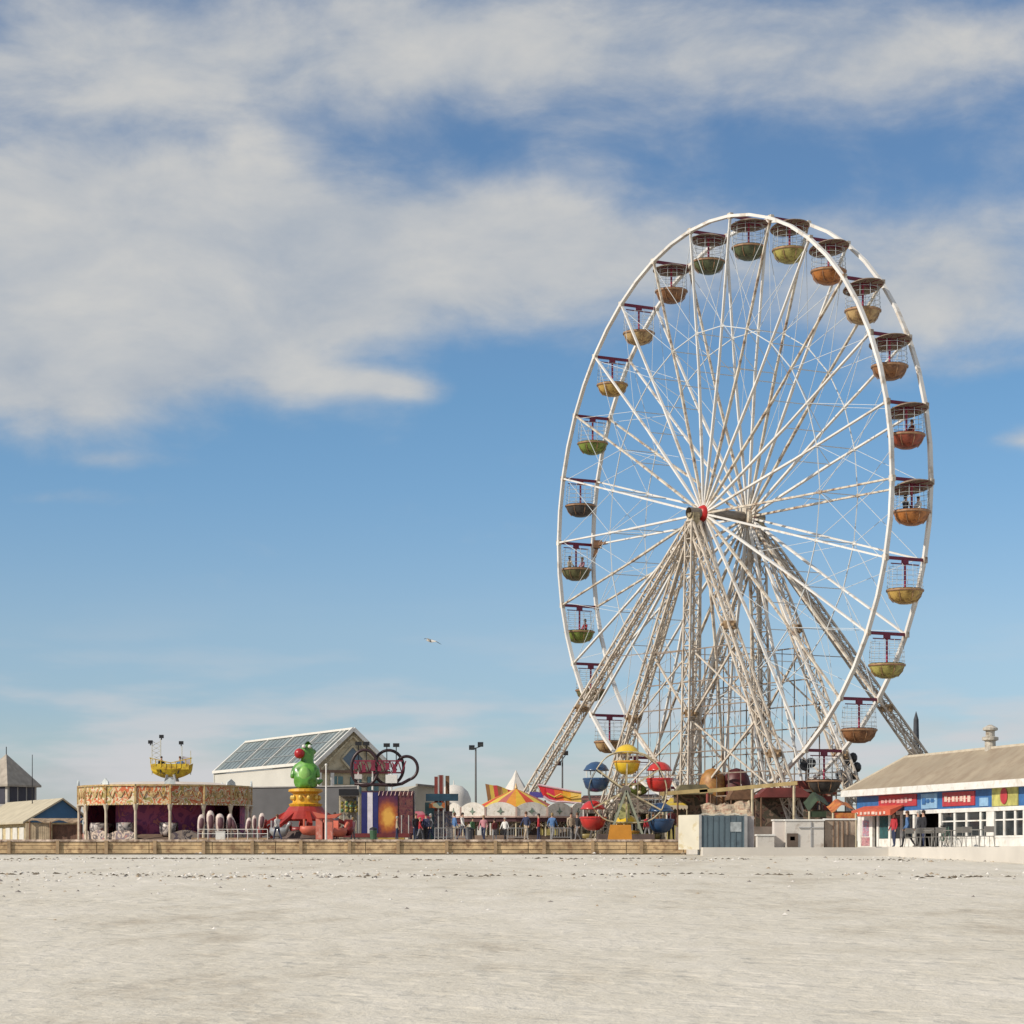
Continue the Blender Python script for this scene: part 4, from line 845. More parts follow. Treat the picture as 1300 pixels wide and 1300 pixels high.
# ------------------------------------------------------------------ green creature ride
def dragon():
    D = 112; c = Vector((P(388, 0, D).x, D, DECK)); root = thing('creature_ride', 'red armed spinning ride topped by a green long necked creature with a red snout', 'fairground ride', c); o = c
    gm = mat('bright_green_fibreglass', (.10, .30, .035), .35, 0, .18, 1.5, stain=(.03, .12, .02), stain_amt=.3, coat=.3); rd = mat('ride_red', (.34, .03, .02), .45, 0, .25, 2); yl = mat('ride_yellow_orange', (.62, .34, .02), .45, 0, .2, 3, stain=(.4, .12, .02)); co = mat('coral_paint', (.55, .13, .08), .5, 0, .15, 2)
    zz = lambda y: (HY - y) * D / F - DECK
    J = [((0, 0, zz(995)), .62), ((-.02, 0, zz(986)), .80), ((0, 0, zz(976)), .72), ((.05, 0, zz(967)), .42), ((.08, 0, zz(957)), .52), ((-.08, -.05, zz(953)), .44), ((-.24, -.1, zz(957)), .30),
         ((.12, 0, zz(946)), .26), ((.10, 0, zz(941)), .06), ((.52, -.1, zz(976)), .24), ((.62, -.3, zz(988)), .18), ((-.52, -.1, zz(976)), .24), ((-.60, -.3, zz(989)), .2), ((.34, -.5, zz(995)), .32), ((-.34, -.5, zz(995)), .32), ((.5, .1, zz(953)), .08), ((.5, .25, zz(994)), .26), ((.8, .3, zz(990)), .08)]
    E = [(0, 1), (1, 2), (2, 3), (3, 4), (4, 5), (5, 6), (4, 7), (7, 8), (2, 9), (9, 10), (2, 11), (11, 12), (0, 13), (0, 14), (4, 15), (0, 16), (16, 17)]
    me = skin_body([(v, r * .72) for v, r in J], E, 0, [gm], lambda p: 0); ob = bpy.data.objects.new('creature_body', me); C.objects.link(ob); ob.parent = root
    mb = MB(); mb.ball((c.x - .26, D - .36, zz(957) + DECK), .25, 12); mb.build('snout', mat('snout_red', (.42, .015, .02), .35), root, o, True)
    mb = MB(); mb.ball((c.x - .06, D - .34, zz(948) + DECK), .09, 10); mb.ball((c.x + .22, D - .32, zz(948) + DECK), .09, 10); mb.build('eye', WHITE, root, o, True)
    mb = MB(); mb.ball((c.x - .02, D - .50, zz(984) + DECK), .34, 12, (.8, .4, 1.2)); mb.build('belly', mat('pale_green_belly', (.25, .5, .12), .4), root, o, True)
    mb = MB(); mb.lathe([(.1, zz(1026)), (.75, zz(1024)), (.80, zz(1021)), (.62, zz(1019)), (.60, zz(1008)), (.82, zz(1005)), (.80, zz(1002)), (.3, zz(1000)), (.1, zz(999))], 20, c); dr = mb.build('drum', yl, root, o)
    mb = MB()
    for k in range(10): a = k * PI / 5; mb.ball(c + Vector((.64 * math.cos(a), .64 * math.sin(a), zz(1013))), .12, 8, (.9, .9, 1.1))
    mb.build('drum_ornament', mat('gold_ornament', (.6, .40, .08), .35, .3), dr, o)
    mb = MB(); mb.lathe([(.78, zz(1024)), (.95, zz(1030)), (1.3, zz(1040)), (1.25, zz(1042)), (.5, zz(1034))], 20, c); mb.build('red_skirt', rd, root, o)
    for k in range(8):
        a = k * PI / 4 + .2; dv = Vector((math.cos(a), math.sin(a), 0)); p0 = c + dv * .6 + Z * zz(1028); p1 = c + dv * 2.0 + Z * zz(1047 + 2 * (k % 2)); p2 = c + dv * 1.1 + Z * zz(1062)
        mb = MB(); mb.bar(p0, p1, .2, .16); mb.bar(p0 - Z * .3, p1, .08); ar = mb.build('arm', rd, root, o)
        mt = co if k in (6, 7, 1) else mat('silver_car', (.35, .36, .37), .35, .3, .2) if k % 2 else mat('dark_red_car', (.22, .02, .02), .4)
        M = Matrix.Rotation(a, 3, 'Z'); mb = MB(); q = p1 - Z * .28
        mb.lathe([(.02, -.25), (.24, -.2), (.34, 0), (.32, .2), (.27, .2), (.2, -.08), (.02, -.1)], 12, q, M @ Matrix.Diagonal((.85, 1.5, 1))); cr = mb.build('car', mt, root, o, True)
        mb = MB(); mb.tube([q + M @ Vector((0, .42, .0)), q + M @ Vector((0, .55, .3)), q + M @ Vector((0, .70, .42))], [.1, .08, .11], 7); mb.build('car_head', mt, cr, o, True)
        mb = MB(); mb.box(q + M @ Vector((0, -.3, .28)), (.4, .06, .5), M); mb.build('car_backrest', mt, cr, o)
    mb = MB(); mb.lathe([(.1, .55), (1.0, .42), (1.3, .12), (2.2, .1), (2.2, 0), (.1, 0)], 24, c); mb.build('base', mat('dark_ride_base', (.10, .07, .06), .6, 0, .3), root, o)
    mb = MB(); p = P(336, 0, D).x
    mb.bar((P(345, 0, D).x, D - .6, DECK + .1), (P(372, 0, D).x, D - .2, zz(1028) + DECK), .16, .1); mb.bar((P(336, 0, D).x, D - .4, DECK + .5), (P(368, 0, D).x, D - .1, zz(1030) + DECK), .14, .1)
    mb.build('red_ramp', rd, root, o)
    # coral ticket booth with tilted canopy
    b = thing('coral_booth', 'small coral pay booth with a spreading canopy right of the green creature', 'booth', P(413, 1069, 106)); o = b.location; x = o.x
    o.z = DECK
    mb = MB()
    for sx, w in ((-.26, .30), (.16, .36)): mb.box((x + sx, 106, DECK + .48), (w, .55, .96))
    mb.box((x - .04, 106.15, DECK + .4), (.1, .3, .8)); mb.build('cabinet', mat('coral_booth_paint', (.58, .17, .12), .5, 0, .15, 3, stain=(.62, .35, .28)), b, o)
    mb = MB(); mb.prism([(x - .55, 105.6, DECK + 1.28), (x - .35, 105.6, DECK + 1.0), (x + .45, 105.6, DECK + .98), (x + .75, 105.6, DECK + 1.2), (x + .1, 105.6, DECK + 1.12)], (0, .8, 0)); mb.build('canopy', co, b, o)
    mb = MB(); p = P(414, 1069, 104); mb.tube([(p.x, 104, DECK), (p.x, 104, (HY - 972) * 104 / F)], [.05, .03], 8); mb.ball((p.x, 104, (HY - 971) * 104 / F), .06, 8); solo(mb, 'flag_pole', WHITE, 'thin white pole standing in front of the coral booth', 'pole')
dragon()

# ------------------------------------------------------------------ ride with black rings and painted cabinet
def rings():
    D = 128; root = thing('ring_track_ride', 'ride of three black rings with a crimson truss above a painted purple cabinet', 'fairground ride', (P(490, 0, D).x, D, DECK)); o = root.location
    rm = mat('black_maroon_tube', (.035, .015, .018), .4, 0, .3); cr = mat('crimson_truss', (.20, .02, .045), .5, 0, .3, 3)
    def circ(px, py, rx, ry, dy, a0=0, a1=2 * PI, n=26, r=.085):
        full = a1 - a0 > 6.2; ps = [P(px + rx * math.cos(a0 + (a1 - a0) * k / n), py - ry * math.sin(a0 + (a1 - a0) * k / n), D) + Vector((0, dy, 0)) for k in range(n if full else n + 1)]
        return MB().tube(ps, r, 7, full)
    circ(463, 975, 17, 23, .0).build('ring', rm, root, o, True); circ(493, 974, 19, 22, .4).build('ring', rm, root, o, True); circ(516, 975, 14, 15, .2, -1.2, 3.0).build('ring', rm, root, o, True)
    mb = MB(); mb.tube([P(521, 989, D), P(510, 995, D), P(498, 997, D), P(470, 996, D), P(450, 995, D)], .09, 7); mb.build('lower_rail', rm, root, o, True)
    mb = MB()
    for y in (966, 981): mb.bar(P(449, y, D), P(511, y, D), .08)
    for i in range(13): a = P(449 + i * 5.1, 966 if i % 2 else 981, D); b = P(449 + (i + 1) * 5.1, 981 if i % 2 else 966, D); mb.bar(a, b, .06)
    mb.build('truss', cr, root, o)
    for i, px in enumerate((452, 462, 474, 482, 492, 501)):
        mb = MB(); mb.box(P(px, 973 + (i % 2) * 3, D) + Vector((0, -.12, 0)), (.20, .2, .28 + .1 * (i % 3))); mb.bar(P(px - 3, 968, D) + Vector((0, -.12, 0)), P(px + 3, 978, D) + Vector((0, -.12, 0)), .07); mb.build('car', cr, root, o)
    for px in (455, 465, 491, 503):
        y = 944 if px < 480 else 946
        mb = MB(); p = P(px, y, D); mb.box(p, (.34, .18, .2)); mb.bar(p, p + Vector((0, .05, -.3)), .05); hd = mb.build('floodlight', DARK, root, o)
        mb = MB(); mb.bar(p + Vector((0, .05, -.3)), P(px, 970, D) + Vector((0, .1, 0)), .05); mb.build('bracket', DARK, hd, o)
    for px in (455, 473, 497):
        mb = MB(); mb.tube([P(px, 1003, D), P(px, 978, D)], .055, 6); mb.build('post', WHITE, root, o)
    mb = MB(); a = P(489, 996, D); mb.box(P(497, 989, D), (.62, .4, .45)); mb.build('white_box', WHITE, root, o)
    mb = MB(); mb.box(P(455, 986, D) + Vector((0, 0, 0)), (.4, .4, .25)); mb.build('machine_box', mat('box_grey_white', (.5, .47, .45), .6), root, o)
    # cabinet, half-round front
    E = 121; K = lambda px, py, dy=0: P(px, py, E) + Vector((0, dy, 0))
    w = (525 - 458) / F * E; z0 = (HY - 1060) * E / F; z1 = (HY - 1004) * E / F; cx = P(492, 0, E).x
    mb = MB(); mb.box((cx, E + .75, (z0 + z1) / 2), (w, 1.3, z1 - z0)); cab = mb.build('cabinet', mat('dark_cabinet', (.06, .025, .04), .5, 0, .3), root, o)
    n = 12
    def slab(px0, px1, m, nm, t=.08, y0=1006, y1=1058):
        mb = MB(); a, b = K(px0, y0), K(px1, y1); mb.box(((a.x + b.x) / 2, E + .06, (a.z + b.z) / 2), (b.x - a.x, t, a.z - b.z)); return mb.build(nm, m, cab, o)
    slab(459, 466, mat('cobalt_panel', (.025, .03, .14), .35), 'blue_panel'); slab(466.4, 473, mat('white_stripe', (.72, .70, .74), .4), 'white_stripe', .1); slab(473.4, 480, mat('cobalt_panel', (.025, .03, .14)), 'blue_panel')
    # the painted starburst
    mb = MB(); a, b = K(480.4, 1005), K(505, 1059); pc = K(492, 1038); mb.box((0, 0, 0), (b.x - a.x, .12, a.z - b.z)); st = mb.build('starburst_panel', ramp_mat('starburst', 'radial', [(.05, .015, .06), (.14, .03, .05), (.42, .12, .03), (.75, .42, .08)], 5, .4, axis=(1.25, 1.25, .8)), cab); st.location = Vector(((a.x + b.x) / 2, E + .04, pc.z)) - o
    for v in st.data.vertices: v.co.z += (a.z + b.z) / 2 - pc.z
    slab(505.4, 524, ramp_mat('maroon_panel', 'noise', [(.06, .02, .03), (.12, .03, .04), (.16, .06, .05), (.04, .015, .03)], 3, .5), 'side_panel')
    for i in range(9):
        mb = MB(); p = K(481 + i * 5.2, 1006.5, -.05); mb.tube([p, p + Vector((.05, 0, .09)), p + Vector((-.02, 0, -.14))], .018, 5); mb.build('sign_scroll', mat('letter_cream', (.68, .5, .42)), cab, o)
    mb = MB(); a, b = P(434, 1058, 118), P(520, 1063, 118); mb.box(((a.x + b.x) / 2, 119.2, (a.z + b.z) / 2), (b.x - a.x, 3.0, a.z - b.z)); mb.build('platform', mat('maroon_platform', (.16, .03, .03), .5, 0, .2), root, o)
    mb = MB(); a, b = P(480, 1063.5, 116), P(513, 1067, 116); mb.box(((a.x + b.x) / 2, 116.6, (a.z + DECK) / 2), (b.x - a.x, 1.0, a.z - DECK)); mb.build('yellow_step', mat('mustard_step', (.42, .28, .06), .6, 0, .3, 3), root, o)
    for i, px in enumerate((437, 446, 456, 510, 519)):
        mb = MB(); p = P(px, 1065, 118); mb.tube([(p.x, 117.9, DECK), (p.x, 117.9, DECK + 1.3)], .03, 6); mb.build('rail_post', mat('rail_grey', (.4, .4, .38), .5), root, o)
    # stall with yellow/green goods left of the cabinet
    s = thing('goods_stall', 'narrow stall of hanging yellow and green goods left of the painted cabinet', 'stall', P(441, 1069, 124)); s.location.z = DECK; o = s.location
    mb = MB(); a, b = P(431, 1002, 124), P(456, 1010, 124); mb.box(((a.x + b.x) / 2, 124, (a.z + b.z) / 2), (b.x - a.x, 1, a.z - b.z)); mb.build('canopy', DARK, s, o)
    mb = MB(); 
    for i in range(4):
        for j in range(3): mb.ball(P(434 + i * 6, 1019 + j * 5, 124), .11, 7)
    mb.build('hanging_goods', ramp_mat('hanging_goods_mix', 'voronoi', [(.3, .3, .06), (.1, .25, .15), (.35, .28, .05), (.12, .12, .1)], 5), s, o)
    mb = MB(); mb.box((o.x, 124.3, DECK + 1.2), (.95, .1, 2.4)); mb.build('back_board', ramp_mat('stall_back', 'noise', [(.2, .17, .12), (.3, .26, .2), (.1, .1, .1)], 4), s, o)
    for px in (432, 456): mb = MB(); p = P(px, 0, 123.6); mb.tube([(p.x, 123.6, DECK), (p.x, 123.6, DECK + 2.6)], .04, 6); mb.build('post', CREAMW, s, o)
    # cream building behind
    g = thing('cream_flat_building', 'plain cream flat roofed building behind the painted cabinet', 'building', P(536, 1069, 150)); g.location.z = DECK; o = g.location
    mb = MB(); a, b = P(519, 997, 150), P(552, 1060, 150); mb.prism([(a.x, 150, DECK), (b.x, 151, DECK), (b.x, 151, a.z - .1), (a.x + .6, 150.3, a.z), (a.x, 150, a.z - .25)], (-1.5, 5, 0)); mb.build('wall', mat('greyish_cream', (.42, .39, .32), .85, 0, .12, 1.5), g, o)
    mb = MB(); mb.bar((a.x + .5, 149.9, a.z + .04), (b.x, 150.9, a.z - .05), .2, .12); mb.build('roof_edge', mat('edge_grey', (.2, .18, .16), .7), g, o)
rings()

def mid_things():
    # tower ride with teal sign
    D = 122; root = thing('drop_tower_ride', 'short tower ride of dark red posts with a dark teal sign across it', 'fairground ride', P(561, 1069, D)); root.location.z = DECK; o = root.location
    wood = mat('dark_red_post', (.20, .04, .03), .6, 0, .3, 3)
    for px, y0 in ((554, 986), (560, 984), (568, 985)):
        mb = MB(); a = P(px, y0, D); mb.bar((a.x, D + (px - 554) * .03, DECK), a, .2, .2); mb.build('post', wood if px != 568 else BROWN, root, o)
    for px in (556.5, 563): mb = MB(); a = P(px, 984, D - .3); mb.bar((a.x, D - .3, DECK), a, .06); mb.build('guide_rail', mat('rail_grey', (.4, .4, .38)), root, o)
    mb = MB(); a, b = P(541, 1008, D), P(582, 1017, D); mb.box(((a.x + b.x) / 2, D - .4, (a.z + b.z) / 2), (b.x - a.x, .15, a.z - b.z)); mb.build('sign', mat('dark_teal_sign', (.015, .05, .08), .4, 0, .3, 3), root, o)
    mb = MB(); a, b = P(545, 1019, D), P(565, 1026, D); mb.box(((a.x + b.x) / 2, D - .35, (a.z + b.z) / 2), (b.x - a.x, .12, a.z - b.z)); mb.build('orange_board', ramp_mat('orange_teal_board', 'voronoi', [(.45, .22, .04), (.05, .12, .14), (.4, .12, .03), (.3, .3, .2)], 4), root, o)
    mb = MB(); a, b = P(540, 1019, D + 1), P(556, 1045, D + 1); mb.box(((a.x + b.x) / 2, D + 1, (a.z + DECK) / 2), (b.x - a.x, .8, a.z - DECK)); mb.build('cabin', mat('teal_cabin', (.10, .22, .22), .6, 0, .3, 3), root, o)
    mb = MB(); a, b = P(551, 1030, D), P(574, 1069, D); mb.box(((a.x + b.x) / 2, D + .3, (a.z + DECK) / 2), (b.x - a.x, .9, a.z - DECK)); mb.build('base_housing', ramp_mat('housing_mix', 'noise', [(.12, .03, .03), (.05, .06, .1), (.2, .16, .14), (.08, .02, .03)], 4), root, o)
    # lamp posts
    def lamp(px, y0, D, lab, heads):
        p = P(px, 1069, D); t = thing('floodlight_post', lab, 'lamp post', (p.x, D, DECK), 'tall floodlight posts'); o = t.location; z = (HY - y0) * D / F
        mb = MB(); mb.tube([(p.x, D, DECK), (p.x, D, z)], [.07, .045], 8); mb.build('pole', mat('post_grey', (.14, .14, .14), .5, .3), t, o)
        mb = MB(); q = [P(hx, hy, D) for hx, hy in heads]; mb.bar(q[0] - Z * .12, q[-1] - Z * .12, .05); mb.build('crossarm', DARK, t, o)
        for v in q:
            mb = MB(); mb.box(v, (.32, .22, .22), Matrix.Rotation(.35, 3, 'X')); h = mb.build('floodlight', DARK, t, o)
            mb = MB(); mb.box(v + Vector((0, -.12, -.04)), (.26, .02, .16), Matrix.Rotation(.35, 3, 'X')); mb.build('lens', GLASSD, h, o)
    lamp(604, 949, 135, 'tall thin floodlight post with two dark lamps left of the striped carousel', [(599, 949), (610, 945)])
    lamp(714, 960, 145, 'floodlight post with two dark lamps behind the foot of the long slanting leg', [(709, 969), (718, 956)])
    lamp(1023, 968, 140, 'floodlight post hidden among the wheel legs, its lamps left of the lowest gondolas', [(1019, 966), (1027, 970)])
    # people group by red pay desk
    D = 112
    d = thing('pay_desk', 'small pay desk with a red rounded canopy among the people', 'desk', P(537, 1069, D + 1.6)); d.location.z = DECK; o = d.location
    mb = MB(); mb.box((o.x, o.y, DECK + .5), (.7, .5, 1.0)); mb.build('counter', DARK, d, o)
    mb = MB(); mb.lathe([(.42, .95), (.38, 1.12), (.2, 1.24), (.01, 1.27)], 14, (o.x, o.y, DECK)); mb.build('canopy', mat('pay_red', (.32, .02, .04), .5), d, o, True)
    for px, s, t, h, ps, rz, lab, sc_ in ((528, 'black', 'navy', 'brown', 'stand', .5, 'person in black standing left of the red topped pay desk', .72), (533, 'red', 'grey', 'fair', 'walk', 1.4, 'person in a red top walking in front of the pay desk', .62), (541, 'navy', 'black', 'dark', 'stand', -.6, 'person in navy standing in front of the pay desk', .72),
                                     (547, 'grey', 'navy', 'grey', 'walk', -1.4, 'person in grey walking right of the pay desk', .72), (577, 'blue', 'beige', 'brown', 'stand', 2.0, 'person in blue by the left end of the carousel', .75), (587, 'white', 'navy', 'dark', 'walk', 1.2, 'person in white walking past the left of the carousel', .75),
                                     (725, 'beige', 'black', 'dark', 'stand', .3, 'person in beige right of the carousel boards', .75), (733, 'black', 'grey', 'brown', 'walk', -1.0, 'person in black beside the left red tub of the small wheel', .75), (425, 'grey', 'navy', 'dark', 'stand', .4, 'person in grey right of the coral booth', .75), (852, 'maroon', 'black', 'brown', 'stand', .4, 'person in maroon left of the white container', .9)):
        p = P(px, 0, D - .8 + random.uniform(0, .8)); person(Vector((p.x, p.y, DECK)), ps, s, t, h, rz, lab, 'people walking on the deck', sc_)
    # small buildings/tents behind carousel
    t = thing('pointed_white_tent', 'white tent with a tall pointed peak behind the striped carousel', 'tent', P(655, 1069, 150)); t.location.z = DECK; o = t.location
    zt = (HY - 978) * 150 / F - DECK; mb = MB(); mb.lathe([(.03, zt), (.25, zt - .45), (.75, zt - 1.2), (1.6, zt - 2.1), (1.6, zt - 2.3)], 6, o, Matrix.Rotation(.3, 3, 'Z')); mb.build('roof', mat('white_canvas', (.62, .59, .54), .85, 0, .06), t, o)
    for k in range(6): a = k * PI / 3 + .3; mb = MB(); mb.tube([o + Vector((1.55 * math.cos(a), 1.55 * math.sin(a), 0)), o + Vector((1.55 * math.cos(a), 1.55 * math.sin(a), zt - 2.2))], .05, 6); mb.build('post', WHITE, t, o)
    t = thing('distant_white_dome_tent', 'rounded pale tent behind the tower ride', 'tent', P(576, 1069, 165)); t.location.z = DECK; o = t.location
    z1 = (HY - 996) * 165 / F - DECK; mb = MB(); mb.lathe([(.01, z1), (.6, z1 - .12), (1.0, z1 - .5), (1.2, z1 - 1.0), (1.2, 0)], 20, o); mb.build('cover', mat('white_canvas', (.62, .59, .54)), t, o, True)
    mb = MB(); mb.lathe([(.02, z1 + .3), (.05, z1 - .05), (.02, z1 - .08)], 8, o); mb.build('finial', WHITE, t, o)
    s = thing('church_spire', 'slim grey spire far behind between the tower ride and the lamp post', 'spire', P(589, 1069, 220)); s.location.z = DECK; o = s.location
    z1 = (HY - 1002) * 220 / F - DECK; mb = MB(); mb.lathe([(.02, z1), (.28, z1 - 2), (.5, z1 - 3.0)], 8, o); mb.build('steeple', mat('slate_grey', (.22, .24, .27), .8), s, o); mb = MB(); mb.box((o.x, o.y, DECK + (z1 - 3) / 2), (.8, .8, z1 - 3)); mb.build('tower', mat('slate_grey', (.22, .24, .27)), s, o)
mid_things()

# ------------------------------------------------------------------ carousel
def stripes(name, cols): return [mat(name + str(i), c, .75, 0, .12, 2) for i, c in enumerate(cols)]
def carousel():
    D = 128; c = Vector((P(655, 0, D).x, D, DECK)); r = 87 / F * D; root = thing('carousel', 'round carousel with striped orange and yellow top and white scalloped boards', 'carousel', c); o = c
    zz = lambda y: (HY - y) * (D - r * .6) / F - DECK
    ms = stripes('canvas_stripe_', [(.60, .36, .03), (.50, .06, .03), (.62, .46, .08), (.42, .12, .10), (.58, .24, .03)])
    mb = MB(); n = 20; rt = r * .56; z0 = zz(1023); z1 = (HY - 1001) * D / F - DECK
    for k in range(n):
        a0, a1 = 2 * PI * k / n, 2 * PI * (k + 1) / n; mb.k = k % 5 if k % 5 else 0
        ring = [[c + Vector((R * math.cos(a), R * math.sin(a), zq)) for a in (a0, a1)] for R, zq in ((rt, z0), (rt * .62, z0 + (z1 - z0) * .42), (rt * .28, z0 + (z1 - z0) * .74), (.02, z1))]
        for i in range(3): mb.add([ring[i][0], ring[i][1], ring[i + 1][1], ring[i + 1][0]], [(0, 1, 2, 3)])
        mb.add([c + Vector((rt * math.cos(a), rt * math.sin(a), z0)) for a in (a0, a1)] + [c + Vector((rt * math.cos(a), rt * math.sin(a), z0 - .25)) for a in (a1, a0)], [(0, 1, 2, 3)])
    mb.build('striped_top', ms, root, o)
    mb = MB(); mb.lathe([(.01, z1 - .05), (.10, z1), (.05, z1 + .18), (.01, z1 + .3)], 8, c); mb.build('finial', mat('gold_moulding', (.5, .36, .16)), root, o)
    ni = 14; bz0 = zz(1038); bz1 = zz(1026); wm = mat('white_carousel_board', (.66, .63, .57), .5, 0, .12, 3, stain=(.50, .46, .38), stain_amt=.3); gr = mat('board_motif_green_grey', (.16, .22, .17), .5, 0, .2)
    pts = [c + Vector((r * math.cos(2 * PI * (k + .5) / ni), r * math.sin(2 * PI * (k + .5) / ni), 0)) for k in range(ni)]
    mb = MB(); mb.lathe([(rt * .5, z0 - .05), (r * .98, bz1 - .1), (r * .98, bz1 - .18), (rt * .5, z0 - .2)], 28, c); mb.build('roof_deck', wm, root, o)
    for k in range(ni):
        a, b = pts[k - 1], pts[k]; out = ((a + b) / 2 - c); out.z = 0; out.normalize(); sd = (b - a).normalized(); L = (b - a).length; m = 12
        poly = [a + Z * bz0] + [a + sd * L * j / m + Z * (bz1 + .30 * math.sin(PI * j / m) ** .8) for j in range(m + 1)] + [b + Z * bz0]
        mb = MB(); mb.prism(poly, out * .07); bd = mb.build('rounding_board', wm, root, o)
        mid = (a + b) / 2 + Z * ((bz0 + bz1) / 2 + .06) + out * .08
        mb = MB(); mb.prism([mid + sd * x_ + Z * z_ for x_, z_ in ((-.2, 0), (-.05, -.05), (0, -.17), (.05, -.05), (.2, 0), (.05, .06), (0, .22), (-.05, .06))], out * .03); mb.build('motif', gr, bd, o)
        mb = MB(); mb.bar(a + out * .08 + Z * (bz0 + .03), b + out * .08 + Z * (bz0 + .03), .08, .09, Z); mb.bar(a + out * .06 + Z * bz0, a + out * .06 + Z * (bz1 + .05), .1, .1); mb.build('moulding', mat('pinkish_moulding', (.45, .32, .27), .5), bd, o)
        mb = MB(); mb.bar(a + Z * (bz0 - .12), b + Z * (bz0 - .12), .05, .22, Z); mb.build('valance', mat('dark_maroon_valance', (.07, .02, .025), .6), bd, o)
    mb = MB(); mb.lathe([(.1, .35), (r * .97, .35), (r * .97, .22), (r, .2), (r, 0), (.1, 0)], 40, c); mb.build('platform', mat('platform_brown', (.16, .11, .08)), root, o)
    mb = MB(); mb.lathe([(r * .34, .35), (r * .34, bz0)], 12, c); mb.build('centre_drum', ramp_mat('drum_panels', 'voronoi', [(.5, .45, .38), (.3, .2, .16), (.55, .52, .48), (.2, .12, .1)], 1.6), root, o)
    # horses
    def horse_mesh():
        J = [((-.45, 0, .75), (.17, .15)), ((-.1, 0, .72), (.16, .17)), ((.28, 0, .76), (.15, .17)), ((.48, 0, .98), .11), ((.58, 0, 1.18), .08), ((.80, 0, 1.08), .055), ((.38, .12, .55), .07), ((.6, .12, .42), .045), ((.5, .12, .2), .035), ((.38, -.12, .55), .07), ((.66, -.12, .52), .045), ((.62, -.12, .3), .035), ((-.5, .12, .5), .09), ((-.62, .12, .33), .045), ((-.8, .12, .18), .035), ((-.5, -.12, .5), .09), ((-.66, -.12, .38), .045), ((-.86, -.12, .26), .035), ((-.68, 0, .78), .05), ((-.85, 0, .5), .04)]
        return skin_body(J, [(0, 1), (1, 2), (2, 3), (3, 4), (4, 5), (2, 6), (6, 7), (7, 8), (2, 9), (9, 10), (10, 11), (0, 12), (12, 13), (13, 14), (0, 15), (15, 16), (16, 17), (0, 18), (18, 19)], 0, [mat('horse_cream', (.52, .44, .36), .4, 0, .1)], lambda p: 0)
    hm = horse_mesh(); sm = MB().ball((0, 0, .86), .16, 10, (1.2, 1, .45)).build('saddle', mat('ride_red', (.34, .03, .02)), None); sd_ = sm.data; bpy.data.objects.remove(sm)
    for k in range(12):
        a = 2 * PI * k / 12 + .12; R = r * (.80 if k % 2 else .6); q = c + Vector((R * math.cos(a), R * math.sin(a), .42 + .15 * (k % 3)))
        h = bpy.data.objects.new('horse', hm); C.objects.link(h); h.parent = root; h.location = q - o; h.rotation_euler = (0, 0, a + PI / 2); s = bpy.data.objects.new('saddle', sd_); C.objects.link(s); s.parent = h
        mb = MB(); mb.tube([(q.x, q.y, DECK + .35), (q.x, q.y, DECK + bz0)], .03, 6); mb.build('brass_pole', mat('brass', (.5, .34, .12), .3, .8), root, o)
    for k in range(ni):
        p = pts[k].lerp(c, .03); mb = MB(); mb.tube([Vector((p.x, p.y, DECK + .3)), Vector((p.x, p.y, DECK + bz0))], .05, 6); mb.build('post', CREAMW, root, o)
    # pale lockers seen beneath
    l = thing('white_changing_hut', 'row of white upright panels behind the carousel', 'hut', P(618, 1069, 140)); l.location.z = DECK; o2 = l.location; mb = MB()
    for i in range(9): p = P(598 + i * 5, 0, 140); mb.box((p.x, 140 + .04 * (i % 2), DECK + .9), (.21, .2, 1.8))
    mb.build('panelling', WHITE, l, o2); mb = MB(); mb.box((o2.x, 140.3, DECK + 1.85), (2.3, .9, .1)); mb.build('roof', DGREY, l, o2)
    # striped awning behind left and the wavy red board on the right
    t = thing('striped_back_canopy', 'dark red and yellow striped canopy edge behind the left of the carousel top', 'canopy', P(634, 1069, 138)); t.location.z = DECK; o2 = t.location; D2 = 138
    mb = MB(); pts2 = [(616, 995, 1012), (621, 996, 1013), (626, 997, 1014), (631, 997, 1014), (637, 999, 1012), (644, 1002, 1012), (651, 1004, 1012), (662, 1004, 1012)]
    for i in range(len(pts2) - 1):
        mb.k = i % 3; a, b = pts2[i], pts2[i + 1]; mb.prism([P(a[0], a[1], D2), P(b[0], b[1], D2), P(b[0] + 3, b[2] + 3, D2 - .5), P(a[0] + 3, a[2] + 3, D2 - .5)], (0, .3, 0))
    mb.build('canvas', stripes('back_stripe_', [(.22, .10, .03), (.48, .33, .05), (.38, .03, .03)]), t, o2)
    mb = MB(); 
    for px in (620, 655): p = P(px, 1012, D2); mb.tube([(p.x, D2 + .1, DECK), (p.x, D2 + .1, p.z)], .06, 6); mb.build('post', BROWN, t, o2); mb = MB()
    t = thing('red_swoop_board', 'big sweeping red and yellow painted ride front right of the carousel top', 'ride front', P(712, 1069, 132)); t.location.z = DECK; o2 = t.location; D2 = 132
    cols = [(.50, .015, .02), (.50, .02, .05), (.55, .10, .02), (.62, .30, .02), (.62, .42, .10)]
    top = [(682, 996), (692, 998), (703, 1000), (714, 1002), (724, 1004), (738, 1006)]; bot = [(690, 1011), (697, 1016), (706, 1018), (716, 1018), (726, 1019), (738, 1020)]
    mb = MB()
    for i in range(5):
        mb.k = i; mb.prism([P(*top[i], D2), P(*top[i + 1], D2), P(*bot[i + 1], D2 - .3), P(*bot[i], D2 - .3)], (0, .15, 0))
    mb.build('board', stripes('swoop_', cols), t, o2)
    mb = MB(); mb.tube([P(a, b, D2) + Vector((0, -.05, 0)) for a, b in top], .06, 6); mb.tube([P(a, b, D2 - .3) + Vector((0, -.05, 0)) for a, b in bot], .07, 6); mb.build('edging', mat('pink_white_edge', (.6, .42, .45), .5), t, o2)
